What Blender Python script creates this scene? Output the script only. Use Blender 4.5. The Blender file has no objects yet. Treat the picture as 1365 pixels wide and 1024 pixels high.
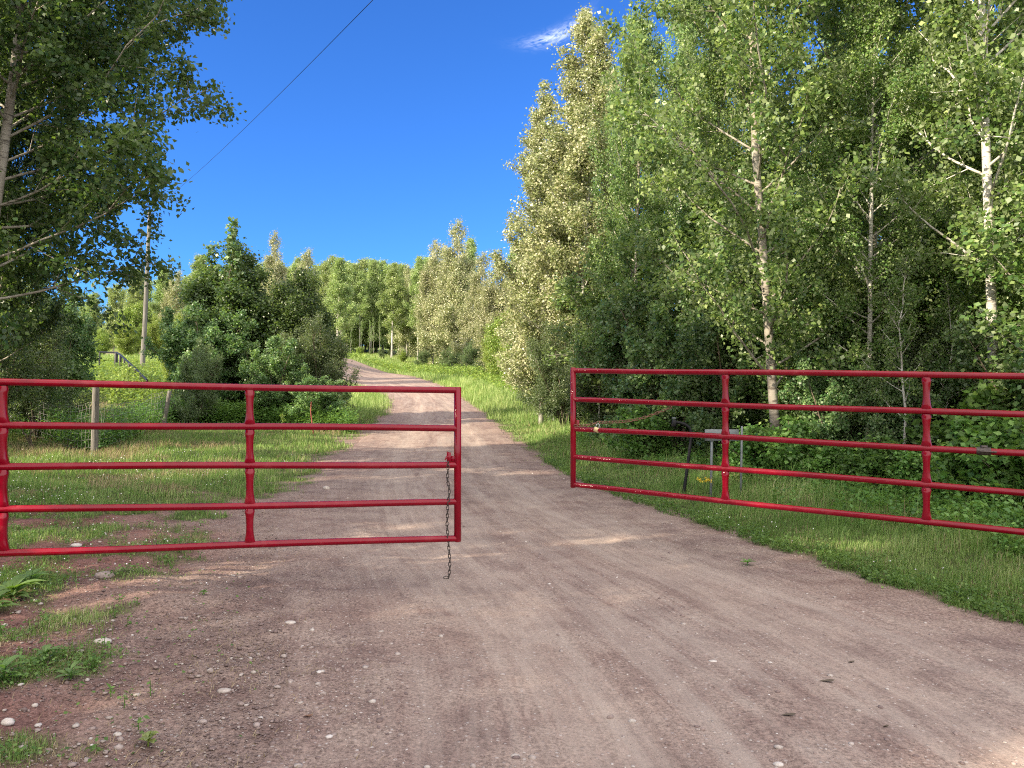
import bpy, math, random
import numpy as np
from mathutils import Vector, Matrix

R = math.radians
scene = bpy.context.scene
# ------------------------------------------------------------------ camera
FPX = 1025.0            # focal length in photograph pixels (1365 wide)
EYE = 1.6
PITCH, ROLL = R(0.6), R(1.1)
cam_d = bpy.data.cameras.new('camera')
cam_d.sensor_width = 36.0
cam_d.lens = FPX / 1365.0 * 36.0
cam_d.clip_start = 0.05
cam_d.clip_end = 2000
cam = bpy.data.objects.new('camera', cam_d)
scene.collection.objects.link(cam)
CM = Matrix.Rotation(R(90) + PITCH, 4, 'X') @ Matrix.Rotation(ROLL, 4, 'Z')
CM.translation = Vector((0, 0, EYE))
cam.matrix_world = CM
scene.camera = cam
# ------------------------------------------------------------------ sky
SUN_EL, SUN_AZ = R(25), R(238)      # azimuth clockwise from +Y
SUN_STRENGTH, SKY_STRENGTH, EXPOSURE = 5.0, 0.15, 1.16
FILL_CLOUD = (7.6, 7.2, 7.2)  # radiance of the added off-frame cloud that lifts the shade
world = bpy.data.worlds.new('World')
scene.world = world
world.use_nodes = True
wt = world.node_tree
for n in list(wt.nodes): wt.nodes.remove(n)
def wn(t, **k):
    n = wt.nodes.new(t)
    for a, b in k.items(): setattr(n, a, b)
    return n
def wl(a, b): wt.links.new(a, b)
sky = wn('ShaderNodeTexSky', sky_type='NISHITA', sun_disc=False, sun_elevation=SUN_EL,
         sun_rotation=SUN_AZ, air_density=1.0, dust_density=0.45, ozone_density=2.4, altitude=700)
hs = wn('ShaderNodeMixRGB', blend_type='MULTIPLY'); hs.inputs[0].default_value = 1; hs.inputs[2].default_value = (.175, .41, .80, 1)
bg = wn('ShaderNodeBackground'); bg.inputs['Strength'].default_value = SKY_STRENGTH
wo = wn('ShaderNodeOutputWorld')
tc = wn('ShaderNodeTexCoord')
# one thin wisp of cirrus, placed by direction
sep = wn('ShaderNodeSeparateXYZ'); wl(tc.outputs['Generated'], sep.inputs[0])
def wmath(op, a, b=None, c=None):
    n = wn('ShaderNodeMath', operation=op)
    for i, v in enumerate((a, b, c)):
        if v is None: continue
        if isinstance(v, (int, float)): n.inputs[i].default_value = v
        else: wl(v, n.inputs[i])
    return n.outputs[0]
yy = wmath('MAXIMUM', sep.outputs[1], 0.05)
u = wmath('SUBTRACT', wmath('DIVIDE', sep.outputs[0], yy), 0.052)
v = wmath('SUBTRACT', wmath('DIVIDE', sep.outputs[2], yy), 0.468)
ca, sa = math.cos(0.48), math.sin(0.48)
p = wmath('ADD', wmath('MULTIPLY', u, ca), wmath('MULTIPLY', v, sa))
q = wmath('SUBTRACT', wmath('MULTIPLY', v, ca), wmath('MULTIPLY', u, sa))
q = wmath('SUBTRACT', q, wmath('MULTIPLY', wmath('MULTIPLY', p, p), 4.0))
cx = wn('ShaderNodeCombineXYZ'); wl(wmath('MULTIPLY', p, 45), cx.inputs[0]); wl(wmath('MULTIPLY', q, 110), cx.inputs[1])
nz = wn('ShaderNodeTexNoise'); nz.inputs['Scale'].default_value = 1.3; nz.inputs['Detail'].default_value = 7; nz.inputs['Roughness'].default_value = .62; nz.inputs['Distortion'].default_value = 1.2
wl(cx.outputs[0], nz.inputs['Vector'])
d2 = wmath('ADD', wmath('POWER', wmath('DIVIDE', wmath('ABSOLUTE', p), 0.036), 2.0), wmath('POWER', wmath('DIVIDE', wmath('ABSOLUTE', q), 0.0085), 2.0))
fall = wmath('POWER', 2.718, wmath('MULTIPLY', d2, -1.1))
mk = wmath('MULTIPLY', fall, wmath('MAXIMUM', wmath('MULTIPLY', wmath('SUBTRACT', nz.outputs[0], 0.36), 2.6), 0.0))
mk = wmath('MINIMUM', mk, 0.5)
mix = wn('ShaderNodeMixRGB'); mix.inputs[2].default_value = (5.0, 5.3, 6.2, 1)
wl(sky.outputs[0], hs.inputs[1]); wl(hs.outputs[0], mix.inputs[1]); wl(mk, mix.inputs[0])
# unseen bright cloud bank, added overhead and behind the camera as soft fill light
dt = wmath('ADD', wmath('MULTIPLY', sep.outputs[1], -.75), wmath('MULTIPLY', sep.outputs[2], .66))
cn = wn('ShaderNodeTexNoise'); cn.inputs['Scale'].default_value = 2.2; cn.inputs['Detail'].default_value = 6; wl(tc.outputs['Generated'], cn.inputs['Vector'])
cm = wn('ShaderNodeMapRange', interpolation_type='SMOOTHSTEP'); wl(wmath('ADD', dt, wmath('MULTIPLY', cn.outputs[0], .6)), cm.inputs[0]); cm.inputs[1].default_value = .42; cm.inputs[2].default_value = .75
cmx = wn('ShaderNodeMixRGB'); cmx.inputs[2].default_value = (*FILL_CLOUD, 1); wl(cm.outputs[0], cmx.inputs[0]); wl(mix.outputs[0], cmx.inputs[1])
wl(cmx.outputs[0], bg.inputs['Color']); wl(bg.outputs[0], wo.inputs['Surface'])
# ------------------------------------------------------------------ sun
sd = bpy.data.lights.new('sun', 'SUN'); sd.energy = SUN_STRENGTH; sd.angle = R(0.6); sd.color = (1.0, 0.86, 0.66)
sun = bpy.data.objects.new('sun', sd); scene.collection.objects.link(sun)
to_sun = Vector((math.sin(SUN_AZ) * math.cos(SUN_EL), math.cos(SUN_AZ) * math.cos(SUN_EL), math.sin(SUN_EL)))
sun.rotation_euler = to_sun.to_track_quat('Z', 'Y').to_euler()
sun.location = (-20, -20, 30)
scene.view_settings.view_transform = 'Standard'
scene.view_settings.look = 'None'
scene.view_settings.exposure = EXPOSURE
scene.view_settings.gamma = 1.0
scene.render.engine = 'CYCLES'
scene.cycles.use_denoising = False
scene.cycles.filter_width = 1.1
scene.cycles.max_bounces = 8
scene.cycles.diffuse_bounces = 4
scene.cycles.transmission_bounces = 5
scene.cycles.transparent_max_bounces = 6
scene.cycles.sample_clamp_indirect = 6

# ------------------------------------------------------------------ helpers
def link(o): scene.collection.objects.link(o); return o
def tag(o, label=None, cat=None, group=None, kind=None):
    if label: o['label'] = label
    if cat: o['category'] = cat
    if group: o['group'] = group
    if kind: o['kind'] = kind
    return o
def empty(name, loc=(0, 0, 0), rz=0.0, label=None, cat=None, group=None):
    o = link(bpy.data.objects.new(name, None)); o.location = loc; o.rotation_euler[2] = rz
    o.empty_display_size = 0.2
    return tag(o, label, cat, group)
def at(px, py, Y):
    """world point seen at photograph pixel (px,py) at forward distance Y"""
    d = CM.to_3x3() @ Vector(((px - 682.5) / FPX, -(py - 512) / FPX, -1))
    return Vector((0, 0, EYE)) + d * (Y / d.y)
def xat(px, Y): return at(px, 520, Y).x

class MB:
    """collects vertices and faces in numpy blocks"""
    def __init__(s): s.v = []; s.f = []; s.n = 0; s.attr = []
    def add(s, V, F, a=None):
        V = np.asarray(V, dtype=np.float32).reshape(-1, 3)
        s.v.append(V)
        F = np.asarray(F, dtype=np.int32) + s.n
        s.f.append(F)
        s.attr.append(np.full(len(F), 0.5, np.float32) if a is None else np.asarray(a, np.float32))
        s.n += len(V)
    def mesh(s, name, mat, smooth=False):
        me = bpy.data.meshes.new(name)
        V = np.concatenate(s.v)
        me.vertices.add(len(V)); me.vertices.foreach_set('co', V.ravel())
        loops = np.concatenate([f.ravel() for f in s.f])
        tot = np.concatenate([np.full(len(f), f.shape[1], np.int32) for f in s.f])
        st = np.concatenate([[0], np.cumsum(tot)[:-1]]).astype(np.int32)
        me.loops.add(len(loops)); me.loops.foreach_set('vertex_index', loops)
        me.polygons.add(len(tot)); me.polygons.foreach_set('loop_start', st)
        me.polygons.foreach_set('loop_total', tot)
        if smooth: me.polygons.foreach_set('use_smooth', np.ones(len(tot), bool))
        me.update(calc_edges=True)
        a = me.attributes.new('v', 'FLOAT', 'FACE'); a.data.foreach_set('value', np.concatenate(s.attr))
        if mat: me.materials.append(mat)
        return me
    def build(s, name, mat, parent=None, smooth=False):
        o = link(bpy.data.objects.new(name, s.mesh(name, mat, smooth)))
        if parent: o.parent = parent
        return o

def tube(mb, P, rad, k=8, cap=True, a=0.5):
    P = np.asarray([tuple(p) for p in P], float); n = len(P)
    rad = np.broadcast_to(np.asarray(rad, float), (n,))
    T = np.gradient(P, axis=0); T /= np.linalg.norm(T, axis=1)[:, None] + 1e-9
    ref = np.array([0, 0, 1.0]) if abs(T[0, 2]) < 0.8 else np.array([1.0, 0, 0])
    N = np.cross(T, ref); N /= np.linalg.norm(N, axis=1)[:, None] + 1e-9
    B = np.cross(T, N)
    th = np.linspace(0, 2 * np.pi, k, endpoint=False)
    V = P[:, None] + rad[:, None, None] * (np.cos(th)[None, :, None] * N[:, None] + np.sin(th)[None, :, None] * B[:, None])
    i = np.arange(n - 1)[:, None]; j = np.arange(k)[None]; j2 = (j + 1) % k
    F = np.stack([i * k + j, i * k + j2, (i + 1) * k + j2, (i + 1) * k + j], -1).reshape(-1, 4)
    mb.add(V.reshape(-1, 3), F, np.full(len(F), a))
    if cap and k >= 4:
        mb.add(np.concatenate([V[0], [P[0]]]), [[(q + 1) % k, q, k] for q in range(k)])
        mb.add(np.concatenate([V[-1], [P[-1]]]), [[q, (q + 1) % k, k] for q in range(k)])
def box(mb, c, s, M=None):
    x, y, z = s[0] / 2, s[1] / 2, s[2] / 2; b = min(x, y, z) * 0.22
    V = []
    for sx in (-1, 1):
        for sy in (-1, 1):
            for sz in (-1, 1):
                V += [(sx * (x - b), sy * (y - b), sz * z), (sx * (x - b), sy * y, sz * (z - b)), (sx * x, sy * (y - b), sz * (z - b))]
    import bmesh
    bm = bmesh.new()
    for q in V: bm.verts.new(q)
    bmesh.ops.convex_hull(bm, input=bm.verts[:])
    bm.verts.index_update()
    VV = np.array([tuple(q.co) for q in bm.verts]); FF = {}
    for f in bm.faces: FF.setdefault(len(f.verts), []).append([q.index for q in f.verts])
    bm.free()
    if M is not None: VV = VV @ np.array(M.to_3x3()).T
    VV = VV + np.array(c)
    first = True
    for kk, fl in FF.items():
        if first: mb.add(VV, fl); off = len(VV); first = False
        else: mb.add(np.zeros((0, 3)), np.array(fl) - off)

# value noise
def _h(ix, iy, s):
    x = (ix.astype(np.int64) * 374761393 + iy.astype(np.int64) * 668265263 + s * 2147483647) & 0x7fffffff
    x = ((x ^ (x >> 13)) * 1274126177) & 0x7fffffff
    return ((x ^ (x >> 16)) & 0xffff) / 65535.0
def vn(x, y, s=0):
    x = np.asarray(x, float); y = np.asarray(y, float)
    ix = np.floor(x).astype(np.int64); iy = np.floor(y).astype(np.int64)
    fx = x - ix; fy = y - iy; fx = fx * fx * (3 - 2 * fx); fy = fy * fy * (3 - 2 * fy)
    return ((_h(ix, iy, s) * (1 - fx) + _h(ix + 1, iy, s) * fx) * (1 - fy) + (_h(ix, iy + 1, s) * (1 - fx) + _h(ix + 1, iy + 1, s) * fx) * fy) * 2 - 1
def fbm(x, y, s=0, o=4):
    r = 0; a = 1; t = 0
    for i in range(o):
        r = r + a * vn(x * 2 ** i + 17 * i, y * 2 ** i - 9 * i, s + i); t += a; a *= 0.5
    return r / t * 1.4
def ss(a, b, x):
    t = np.clip((x - a) / (b - a), 0, 1); return t * t * (3 - 2 * t)

# ------------------------------------------------------------------ road plan and terrain
RE = np.array([(4.9, -14), (4.8, -6), (4.4, 0), (4.0, 3), (3.63, 5.4), (2.67, 8.5), (2.0, 10.7), (1.14, 14.6), (.38, 20.3), (-1.05, 34), (-2.77, 45.7), (-4.5, 55.8), (-7.1, 66), (-10.3, 74), (-14.8, 80), (-22, 85), (-38, 90)], float)
LE = np.array([(-1.0, -14), (-1.0, -6), (-1.0, 0), (-1.05, 3), (-1.6, 5.4), (-2.65, 8.5), (-3.0, 10.7), (-3.6, 14.6), (-4.25, 20.3), (-5.3, 33.4), (-6.1, 40), (-7.6, 47.5), (-10.5, 55), (-14, 59.5), (-19, 62.5), (-27, 65.5), (-40, 69)], float)
def spline(P, n):
    m = len(P); t = np.linspace(0, m - 1.0001, n); i = t.astype(int); f = (t - i)[:, None]
    Q = np.vstack([2 * P[0] - P[1], P, 2 * P[-1] - P[-2]])
    a, b, c, d = Q[i], Q[i + 1], Q[i + 2], Q[np.minimum(i + 3, len(Q) - 1)]
    return 0.5 * (2 * b + (c - a) * f + (2 * a - 5 * b + 4 * c - d) * f ** 2 + (3 * b - a - 3 * c + d) * f ** 3)
RS, LS = spline(RE, 260), spline(LE, 260)
CS = (RS + LS) / 2; HW = np.linalg.norm(RS - LS, axis=1) / 2
ALONG = np.concatenate([[0], np.cumsum(np.linalg.norm(np.diff(CS, axis=0), axis=1))])
TN = np.gradient(CS, axis=0); TN /= np.linalg.norm(TN, axis=1)[:, None]
def _sd(L, x, y, sgn):
    T = np.gradient(L, axis=0); T /= np.linalg.norm(T, axis=1)[:, None]; out = np.empty(len(x))
    for s_ in range(0, len(x), 20000):
        dx = x[s_:s_ + 20000, None] - L[None, :, 0]; dy = y[s_:s_ + 20000, None] - L[None, :, 1]; dd = dx * dx + dy * dy
        k = np.argmin(dd, axis=1); r = np.arange(len(k)); lt = dx[r, k] * T[k, 1] - dy[r, k] * T[k, 0]
        q = np.sqrt(dd[r, k]); out[s_:s_ + 20000] = sgn * np.where(q > 2.0, np.sign(lt) * q, lt)
    return out
def road_coord(x, y):
    """signed lateral offset (+right) and half width, from the distances to both edges"""
    x = np.asarray(x, float).ravel(); y = np.asarray(y, float).ravel()
    dR = _sd(RS, x, y, 1); dL = _sd(LS, x, y, -1)
    return (dR - dL) / 2, -(dR + dL) / 2
_gy = np.linspace(-60, 600, 2641)
_gz = np.interp(_gy, [-60, 15, 25, 35, 45, 55, 65, 75, 90, 110, 150, 300, 600], [0, 0, .15, .5, 1.0, 1.6, 2.3, 3.1, 4.3, 6.0, 9, 18, 34])
_gz = np.convolve(np.pad(_gz, 12, mode='edge'), np.ones(25) / 25, 'valid')
def ground_z(x, y, lat=None, hw=None):
    shp = np.shape(x)
    x = np.asarray(x, float).ravel(); y = np.asarray(y, float).ravel()
    if lat is None: lat, hw = road_coord(x, y)
    z = np.interp(y, _gy, _gz)
    z = z + 1.45 * ss(-12, -19, x) * ss(25, 38, y) * (1 - ss(75, 110, y))
    dr = lat - hw; dl = -lat - hw
    z = z + 0.16 * ss(0.1, 1.6, dr) + 0.25 * ss(3, 9, dr) + 0.06 * ss(0.3, 2.5, dl)
    out = ss(0.0, 1.5, np.maximum(dr, dl))
    z = z + out * (0.09 * fbm(x * .5, y * .5, 3, 3)) + out * ss(10, 60, y) * 0.5 * fbm(x * .07, y * .07, 5, 3)
    z = z + (0.35 + .65 * out) * 0.022 * fbm(x * 2.1, y * 2.1, 8, 3)
    # wheel ruts in the road
    inr = 1 - ss(-.5, .2, np.maximum(dr, dl))
    z = z - inr * 0.022 * (np.exp(-((lat - .95) / .3) ** 2) + np.exp(-((lat + .95) / .3) ** 2)) + inr * 0.012 * fbm(lat * 3.5, y * .25, 31, 3)
    lf = ss(-.4, .8, dl) * (1 - ss(6, 12, y))
    z = z + lf * (0.034 * fbm(x * 3.2, y * 3.2, 12, 4) + .012 * np.abs(fbm(x * 11, y * 11, 14, 3)))
    return z.reshape(shp) if shp else float(z[0])
def gz(x, y): return float(ground_z(np.array([x]), np.array([y]))[0])

def grass_mask(x, y):
    lat, hw = road_coord(x, y)
    x = np.asarray(x, float).ravel(); y = np.asarray(y, float).ravel()
    dr = lat - hw; dl = -lat - hw
    n = fbm(x * .9, y * .9, 21, 4); n2 = fbm(x * 3, y * 3, 25, 3)
    right = ss(-.08, .32, dr + .22 * n + .26 * n2)
    a = np.interp(y, [-20, 2, 4, 5.5, 7, 9, 12, 14], [-.5, -.34, -.27, -.24, -.16, -.08, .26, .7])
    a = a + ss(.1, 1, dl / np.interp(y, [4.5, 8], [1.5, 2.6])) * .70 - .6 * (1 - ss(-.1, .9, dl))
    left = ss(.04, .6, a + .38 * n + .42 * n2 + .42 * fbm(x * 2.1, y * 2.1, 29, 3) - .17 * (1 - ss(4.6, 7, y))) * ss(-.15, .35, dl + .2 * n)
    g = np.where(lat > 0, right, left)
    return g, dr, dl

# ------------------------------------------------------------------ materials
def mat(name):
    m = bpy.data.materials.new(name); m.use_nodes = True
    nt = m.node_tree
    for n in list(nt.nodes): nt.nodes.remove(n)
    return m, nt
class NT:
    def __init__(s, nt): s.t = nt
    def n(s, typ, **k):
        n = s.t.nodes.new(typ)
        for a, b in k.items(): setattr(n, a, b)
        return n
    def l(s, a, b): s.t.links.new(a, b)
    def put(s, sock, v):
        if isinstance(v, bpy.types.NodeSocket): s.l(v, sock)
        elif isinstance(v, tuple) and len(v) == 3 and sock.type == 'RGBA': sock.default_value = (*v, 1)
        else: sock.default_value = v
    def m(s, op, a, b=0.0, c=None):
        n = s.n('ShaderNodeMath', operation=op); s.put(n.inputs[0], a); s.put(n.inputs[1], b)
        if c is not None: s.put(n.inputs[2], c)
        return n.outputs[0]
    def mix(s, f, a, b, mode='MIX'):
        n = s.n('ShaderNodeMixRGB', blend_type=mode); s.put(n.inputs[0], f); s.put(n.inputs[1], a); s.put(n.inputs[2], b); return n.outputs[0]
    def ramp(s, f, stops):
        n = s.n('ShaderNodeValToRGB'); s.put(n.inputs[0], f); e = n.color_ramp.elements
        while len(e) < len(stops): e.new(0.5)
        for i, (p_, c) in enumerate(stops):
            e[i].position = p_; e[i].color = (*c, 1) if len(c) == 3 else c
        return n.outputs[0]
    def noise(s, vec, sc, det=4, ro=.5, dist=0):
        n = s.n('ShaderNodeTexNoise'); n.inputs['Scale'].default_value = sc; n.inputs['Detail'].default_value = det
        n.inputs['Roughness'].default_value = ro; n.inputs['Distortion'].default_value = dist
        if vec is not None: s.l(vec, n.inputs['Vector'])
        return n.outputs[0]
    def attr(s, name): return s.n('ShaderNodeAttribute', attribute_name=name)
    def mapv(s, vec, scale=(1, 1, 1), loc=(0, 0, 0)):
        n = s.n('ShaderNodeMapping'); n.inputs['Scale'].default_value = scale; n.inputs['Location'].default_value = loc; s.l(vec, n.inputs[0]); return n.outputs[0]
    def bsdf(s, col, rough=.6, spec=.5, bump=None, bd=.01, bs=.5, metal=0.0, coat=0.0):
        b = s.n('ShaderNodeBsdfPrincipled'); s.put(b.inputs['Base Color'], col); s.put(b.inputs['Roughness'], rough)
        b.inputs['Specular IOR Level'].default_value = spec; b.inputs['Metallic'].default_value = metal
        b.inputs['Coat Weight'].default_value = coat; b.inputs['Coat Roughness'].default_value = .12
        if bump is not None:
            q = s.n('ShaderNodeBump'); q.inputs['Distance'].default_value = bd; q.inputs['Strength'].default_value = bs
            s.l(bump, q.inputs['Height']); s.l(q.outputs[0], b.inputs['Normal'])
        return b.outputs[0]
    def out(s, sh):
        o = s.n('ShaderNodeOutputMaterial'); s.l(sh, o.inputs['Surface'])

def leaf_mat(name, dark, mid, light, under=None, trans=.42, rough=.38, spec=.48):
    m, t = mat(name); g = NT(t)
    a = g.attr('v').outputs['Fac']
    c = g.ramp(a, [(0, dark), (.5, mid), (.9, light), (1, tuple(min(1, q * 1.35) for q in light))])
    oi = g.n('ShaderNodeObjectInfo')
    h = g.n('ShaderNodeHueSaturation'); g.l(c, h.inputs['Color'])
    g.l(g.m('MULTIPLY_ADD', oi.outputs['Random'], .024, .488), h.inputs['Hue'])
    g.l(g.m('MULTIPLY_ADD', oi.outputs['Random'], .34, .88), h.inputs['Value'])
    c = h.outputs[0]
    if under is not None:
        geo = g.n('ShaderNodeNewGeometry')
        c = g.mix(g.m('MULTIPLY', geo.outputs['Backfacing'], .6), c, under)
    s1 = g.bsdf(c, rough, spec)
    tr = g.n('ShaderNodeBsdfTranslucent')
    g.l(g.mix(.5, g.mix(1, c, (1.5, 1.65, .7), 'MULTIPLY'), (.10, .16, .02)), tr.inputs['Color'])
    ms = g.n('ShaderNodeMixShader'); ms.inputs[0].default_value = trans
    g.l(s1, ms.inputs[1]); g.l(tr.outputs[0], ms.inputs[2]); g.out(ms.outputs[0])
    return m
M = {}
M['poplar'] = leaf_mat('poplar_leaf', (.055, .125, .032), (.14, .24, .06), (.28, .37, .12), (.34, .40, .24))
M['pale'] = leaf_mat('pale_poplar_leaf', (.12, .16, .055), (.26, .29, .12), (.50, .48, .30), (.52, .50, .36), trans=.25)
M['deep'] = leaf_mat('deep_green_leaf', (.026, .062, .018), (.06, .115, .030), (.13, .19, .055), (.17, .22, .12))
M['dark'] = leaf_mat('dark_leaf', (.05, .12, .042), (.125, .225, .078), (.24, .34, .14), (.28, .35, .22))
M['willow'] = leaf_mat('willow_leaf', (.065, .11, .045), (.11, .16, .07), (.19, .24, .12), (.25, .30, .19))
M['bright'] = leaf_mat('bright_leaf', (.11, .19, .03), (.20, .29, .05), (.34, .39, .09), (.34, .38, .16))
M['far'] = leaf_mat('forest_leaf', (.14, .21, .065), (.25, .34, .11), (.40, .46, .20), (.38, .43, .25))
M['herb'] = leaf_mat('herb_leaf', (.06, .14, .03), (.11, .23, .045), (.20, .34, .08), (.19, .29, .11), rough=.5)
M['spruce'] = leaf_mat('spruce_needles', (.012, .03, .015), (.022, .05, .022), (.04, .07, .03), None, trans=.1)
M['grass'] = leaf_mat('grass_blade', (.11, .20, .045), (.20, .31, .08), (.40, .46, .19), None, trans=.35, rough=.5, spec=.3)
M['dry'] = leaf_mat('dry_grass_blade', (.22, .17, .09), (.36, .29, .17), (.48, .40, .25), None, trans=.2, rough=.7, spec=.2)

def bark_mat(name, pale, grey, dark, sc=1.0):
    m, t = mat(name); g = NT(t)
    co = g.n('ShaderNodeTexCoord').outputs['Object']
    n1 = g.noise(g.mapv(co, (3, 3, 14)), 1.6 * sc, 5, .6, .4)
    n2 = g.noise(g.mapv(co, (1, 1, .7)), 2.2, 4, .6)
    base = g.mix(g.ramp(n2, [(.35, (0, 0, 0)), (.62, (1, 1, 1))]), grey, pale)
    marks = g.ramp(n1, [(.55, (0, 0, 0)), (.64, (1, 1, 1))])
    c = g.mix(g.m('MULTIPLY', marks, .8), base, dark)
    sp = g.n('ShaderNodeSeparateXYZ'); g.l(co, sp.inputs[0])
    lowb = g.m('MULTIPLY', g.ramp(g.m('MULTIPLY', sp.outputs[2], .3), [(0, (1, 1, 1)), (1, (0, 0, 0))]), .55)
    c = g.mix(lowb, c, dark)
    g.out(g.bsdf(c, .85, .2, n1, .015, .6)); return m
M['bark'] = bark_mat('poplar_bark', (.42, .39, .33), (.24, .21, .17), (.06, .05, .04))
M['bark_white'] = bark_mat('aspen_bark', (.62, .60, .54), (.40, .38, .32), (.09, .08, .065))
M['bark_dark'] = bark_mat('shrub_bark', (.20, .16, .12), (.12, .10, .075), (.05, .04, .03))

def dirt_nodes(g, vec, lat=None):
    """colour and bump height of packed pinkish-brown dirt"""
    big = g.noise(vec, .35, 5, .6)
    midn = g.noise(vec, 2.3, 6, .65, .3)
    fine = g.noise(vec, 28, 6, .75)
    grit = g.noise(vec, 130, 3, .6)
    c = g.mix(g.ramp(big, [(.35, (0, 0, 0)), (.65, (1, 1, 1))]), (.205, .145, .130), (.290, .200, .165))
    c = g.mix(g.m('MULTIPLY', g.ramp(midn, [(.42, (0, 0, 0)), (.66, (1, 1, 1))]), .65), c, (.38, .30, .25))
    c = g.mix(g.m('MULTIPLY', g.ramp(midn, [(.30, (1, 1, 1)), (.47, (0, 0, 0))]), .55), c, (.135, .088, .078))
    f2 = g.mix(1, c, g.ramp(fine, [(.28, (.48, .45, .45)), (.5, (1, 1, 1)), (.72, (1.25, 1.25, 1.25))]), 'MULTIPLY')
    c = g.mix(g.m('MULTIPLY', g.ramp(grit, [(.60, (0, 0, 0)), (.72, (1, 1, 1))]), .5), f2, (.50, .43, .38))
    c = g.mix(1, c, (.90, .90, .885), 'MULTIPLY')
    # small stones pressed into the surface
    f3 = g.noise(vec, 62, 3, .7)
    c = g.mix(1, c, g.ramp(f3, [(.34, (.52, .50, .50)), (.5, (1, 1, 1)), (.66, (1.32, 1.3, 1.28))]), 'MULTIPLY')
    vo = g.n('ShaderNodeTexVoronoi'); vo.inputs['Scale'].default_value = 34; vo.inputs['Randomness'].default_value = 1; g.l(vec, vo.inputs['Vector'])
    sepc = g.n('ShaderNodeSeparateColor'); g.l(vo.outputs['Color'], sepc.inputs[0])
    pick = g.m('GREATER_THAN', sepc.outputs[0], .80)
    st = g.m('MULTIPLY', pick, g.ramp(vo.outputs['Distance'], [(.22, (1, 1, 1)), (.32, (0, 0, 0))]))
    stc = g.mix(sepc.outputs[1], (.28, .22, .2), (.55, .50, .46))
    c = g.mix(g.m('MULTIPLY', st, .8), c, stc)
    h = g.m('ADD', g.m('MULTIPLY', midn, .9), g.m('MULTIPLY', fine, .5))
    h = g.m('ADD', h, g.m('MULTIPLY', grit, .12)); h = g.m('ADD', h, g.m('MULTIPLY', st, .25))
    return c, h
def ground_mat():
    m, t = mat('ground_soil'); g = NT(t)
    co = g.n('ShaderNodeTexCoord').outputs['Object']
    c, h = dirt_nodes(g, co)
    off = g.attr('offroad').outputs['Fac']
    c = g.mix(off, c, g.mix(1, c, (.70, .48, .49), 'MULTIPLY'))
    gr = g.attr('grassy').outputs['Fac']
    n = g.noise(co, 9, 5, .7)
    gc = g.ramp(n, [(.3, (.035, .04, .018)), (.55, (.075, .095, .03)), (.75, (.15, .14, .075))])
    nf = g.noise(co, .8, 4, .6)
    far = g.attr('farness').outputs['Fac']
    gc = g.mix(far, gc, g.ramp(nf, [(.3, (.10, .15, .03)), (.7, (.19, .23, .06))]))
    c = g.mix(gr, c, gc)
    g.out(g.bsdf(c, .95, .12, h, .03, .8)); return m
def road_mat():
    m, t = mat('road_dirt'); g = NT(t)
    co = g.n('ShaderNodeTexCoord').outputs['Object']
    c, h = dirt_nodes(g, co)
    uv = g.n('ShaderNodeUVMap', uv_map='UVMap').outputs[0]     # u = lateral metres, v = along metres
    core = g.attr('core').outputs['Fac']
    st = g.noise(g.mapv(uv, (2.4, .22, 1)), 1.0, 8, .72, 1.1)
    st2 = g.noise(g.mapv(uv, (11, .8, 1), (5, 2, 0)), 1.0, 6, .7, .9)
    c = g.mix(g.m('MULTIPLY', g.ramp(st, [(.42, (0, 0, 0)), (.66, (1, 1, 1))]), g.m('MULTIPLY', core, .6)), c, (.385, .325, .275))
    c = g.mix(g.m('MULTIPLY', g.ramp(st, [(.30, (1, 1, 1)), (.46, (0, 0, 0))]), g.m('MULTIPLY', core, .5)), c, (.175, .135, .118))
    c = g.mix(g.m('MULTIPLY', g.ramp(st2, [(.5, (0, 0, 0)), (.7, (1, 1, 1))]), .22), c, (.42, .34, .285))
    c = g.mix(g.m('MULTIPLY', g.ramp(st2, [(.32, (1, 1, 1)), (.45, (0, 0, 0))]), .3), c, (.17, .125, .11))
    su = g.n('ShaderNodeSeparateXYZ'); g.l(uv, su.inputs[0])
    wob = g.m('MULTIPLY_ADD', g.noise(g.mapv(uv, (0, .25, 1)), 1.0, 3), .8, -.4)
    al = g.m('ABSOLUTE', g.m('ADD', su.outputs[0], wob))
    tr = g.m('POWER', 2.718, g.m('MULTIPLY', g.m('POWER', g.m('DIVIDE', g.m('SUBTRACT', al, .95), .32), 2.0), -1.0))
    c = g.mix(g.m('MULTIPLY', g.m('MULTIPLY', tr, g.m('MULTIPLY_ADD', st2, 1.2, -.1)), .5), c, (.44, .36, .295))
    h = g.m('ADD', g.m('MULTIPLY', h, .55), g.m('MULTIPLY', st2, .5))
    g.out(g.bsdf(c, .93, .14, h, .022, .7)); return m
M['ground'] = ground_mat(); M['road'] = road_mat()
def simple(name, col, rough=.6, metal=0, var=.25, sc=12, bump=.002, coat=0, spec=.5, dark=None, stretch=(1, 1, 1)):
    m, t = mat(name); g = NT(t)
    co = g.mapv(g.n('ShaderNodeTexCoord').outputs['Object'], stretch)
    n = g.noise(co, sc, 5, .65)
    dk = dark or tuple(q * (1 - var) for q in col)
    c = g.mix(g.ramp(n, [(.35, (0, 0, 0)), (.65, (1, 1, 1))]), dk, tuple(min(1, q * (1 + var * .5)) for q in col))
    r = g.m('MULTIPLY_ADD', n, .25, rough - .12)
    g.out(g.bsdf(c, r, spec, n, bump, .5, metal, coat)); return m
M['red'] = simple('red_gate_paint', (.235, .001, .014), .17, 0, .2, 4, .0004, 0, .5)
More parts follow.
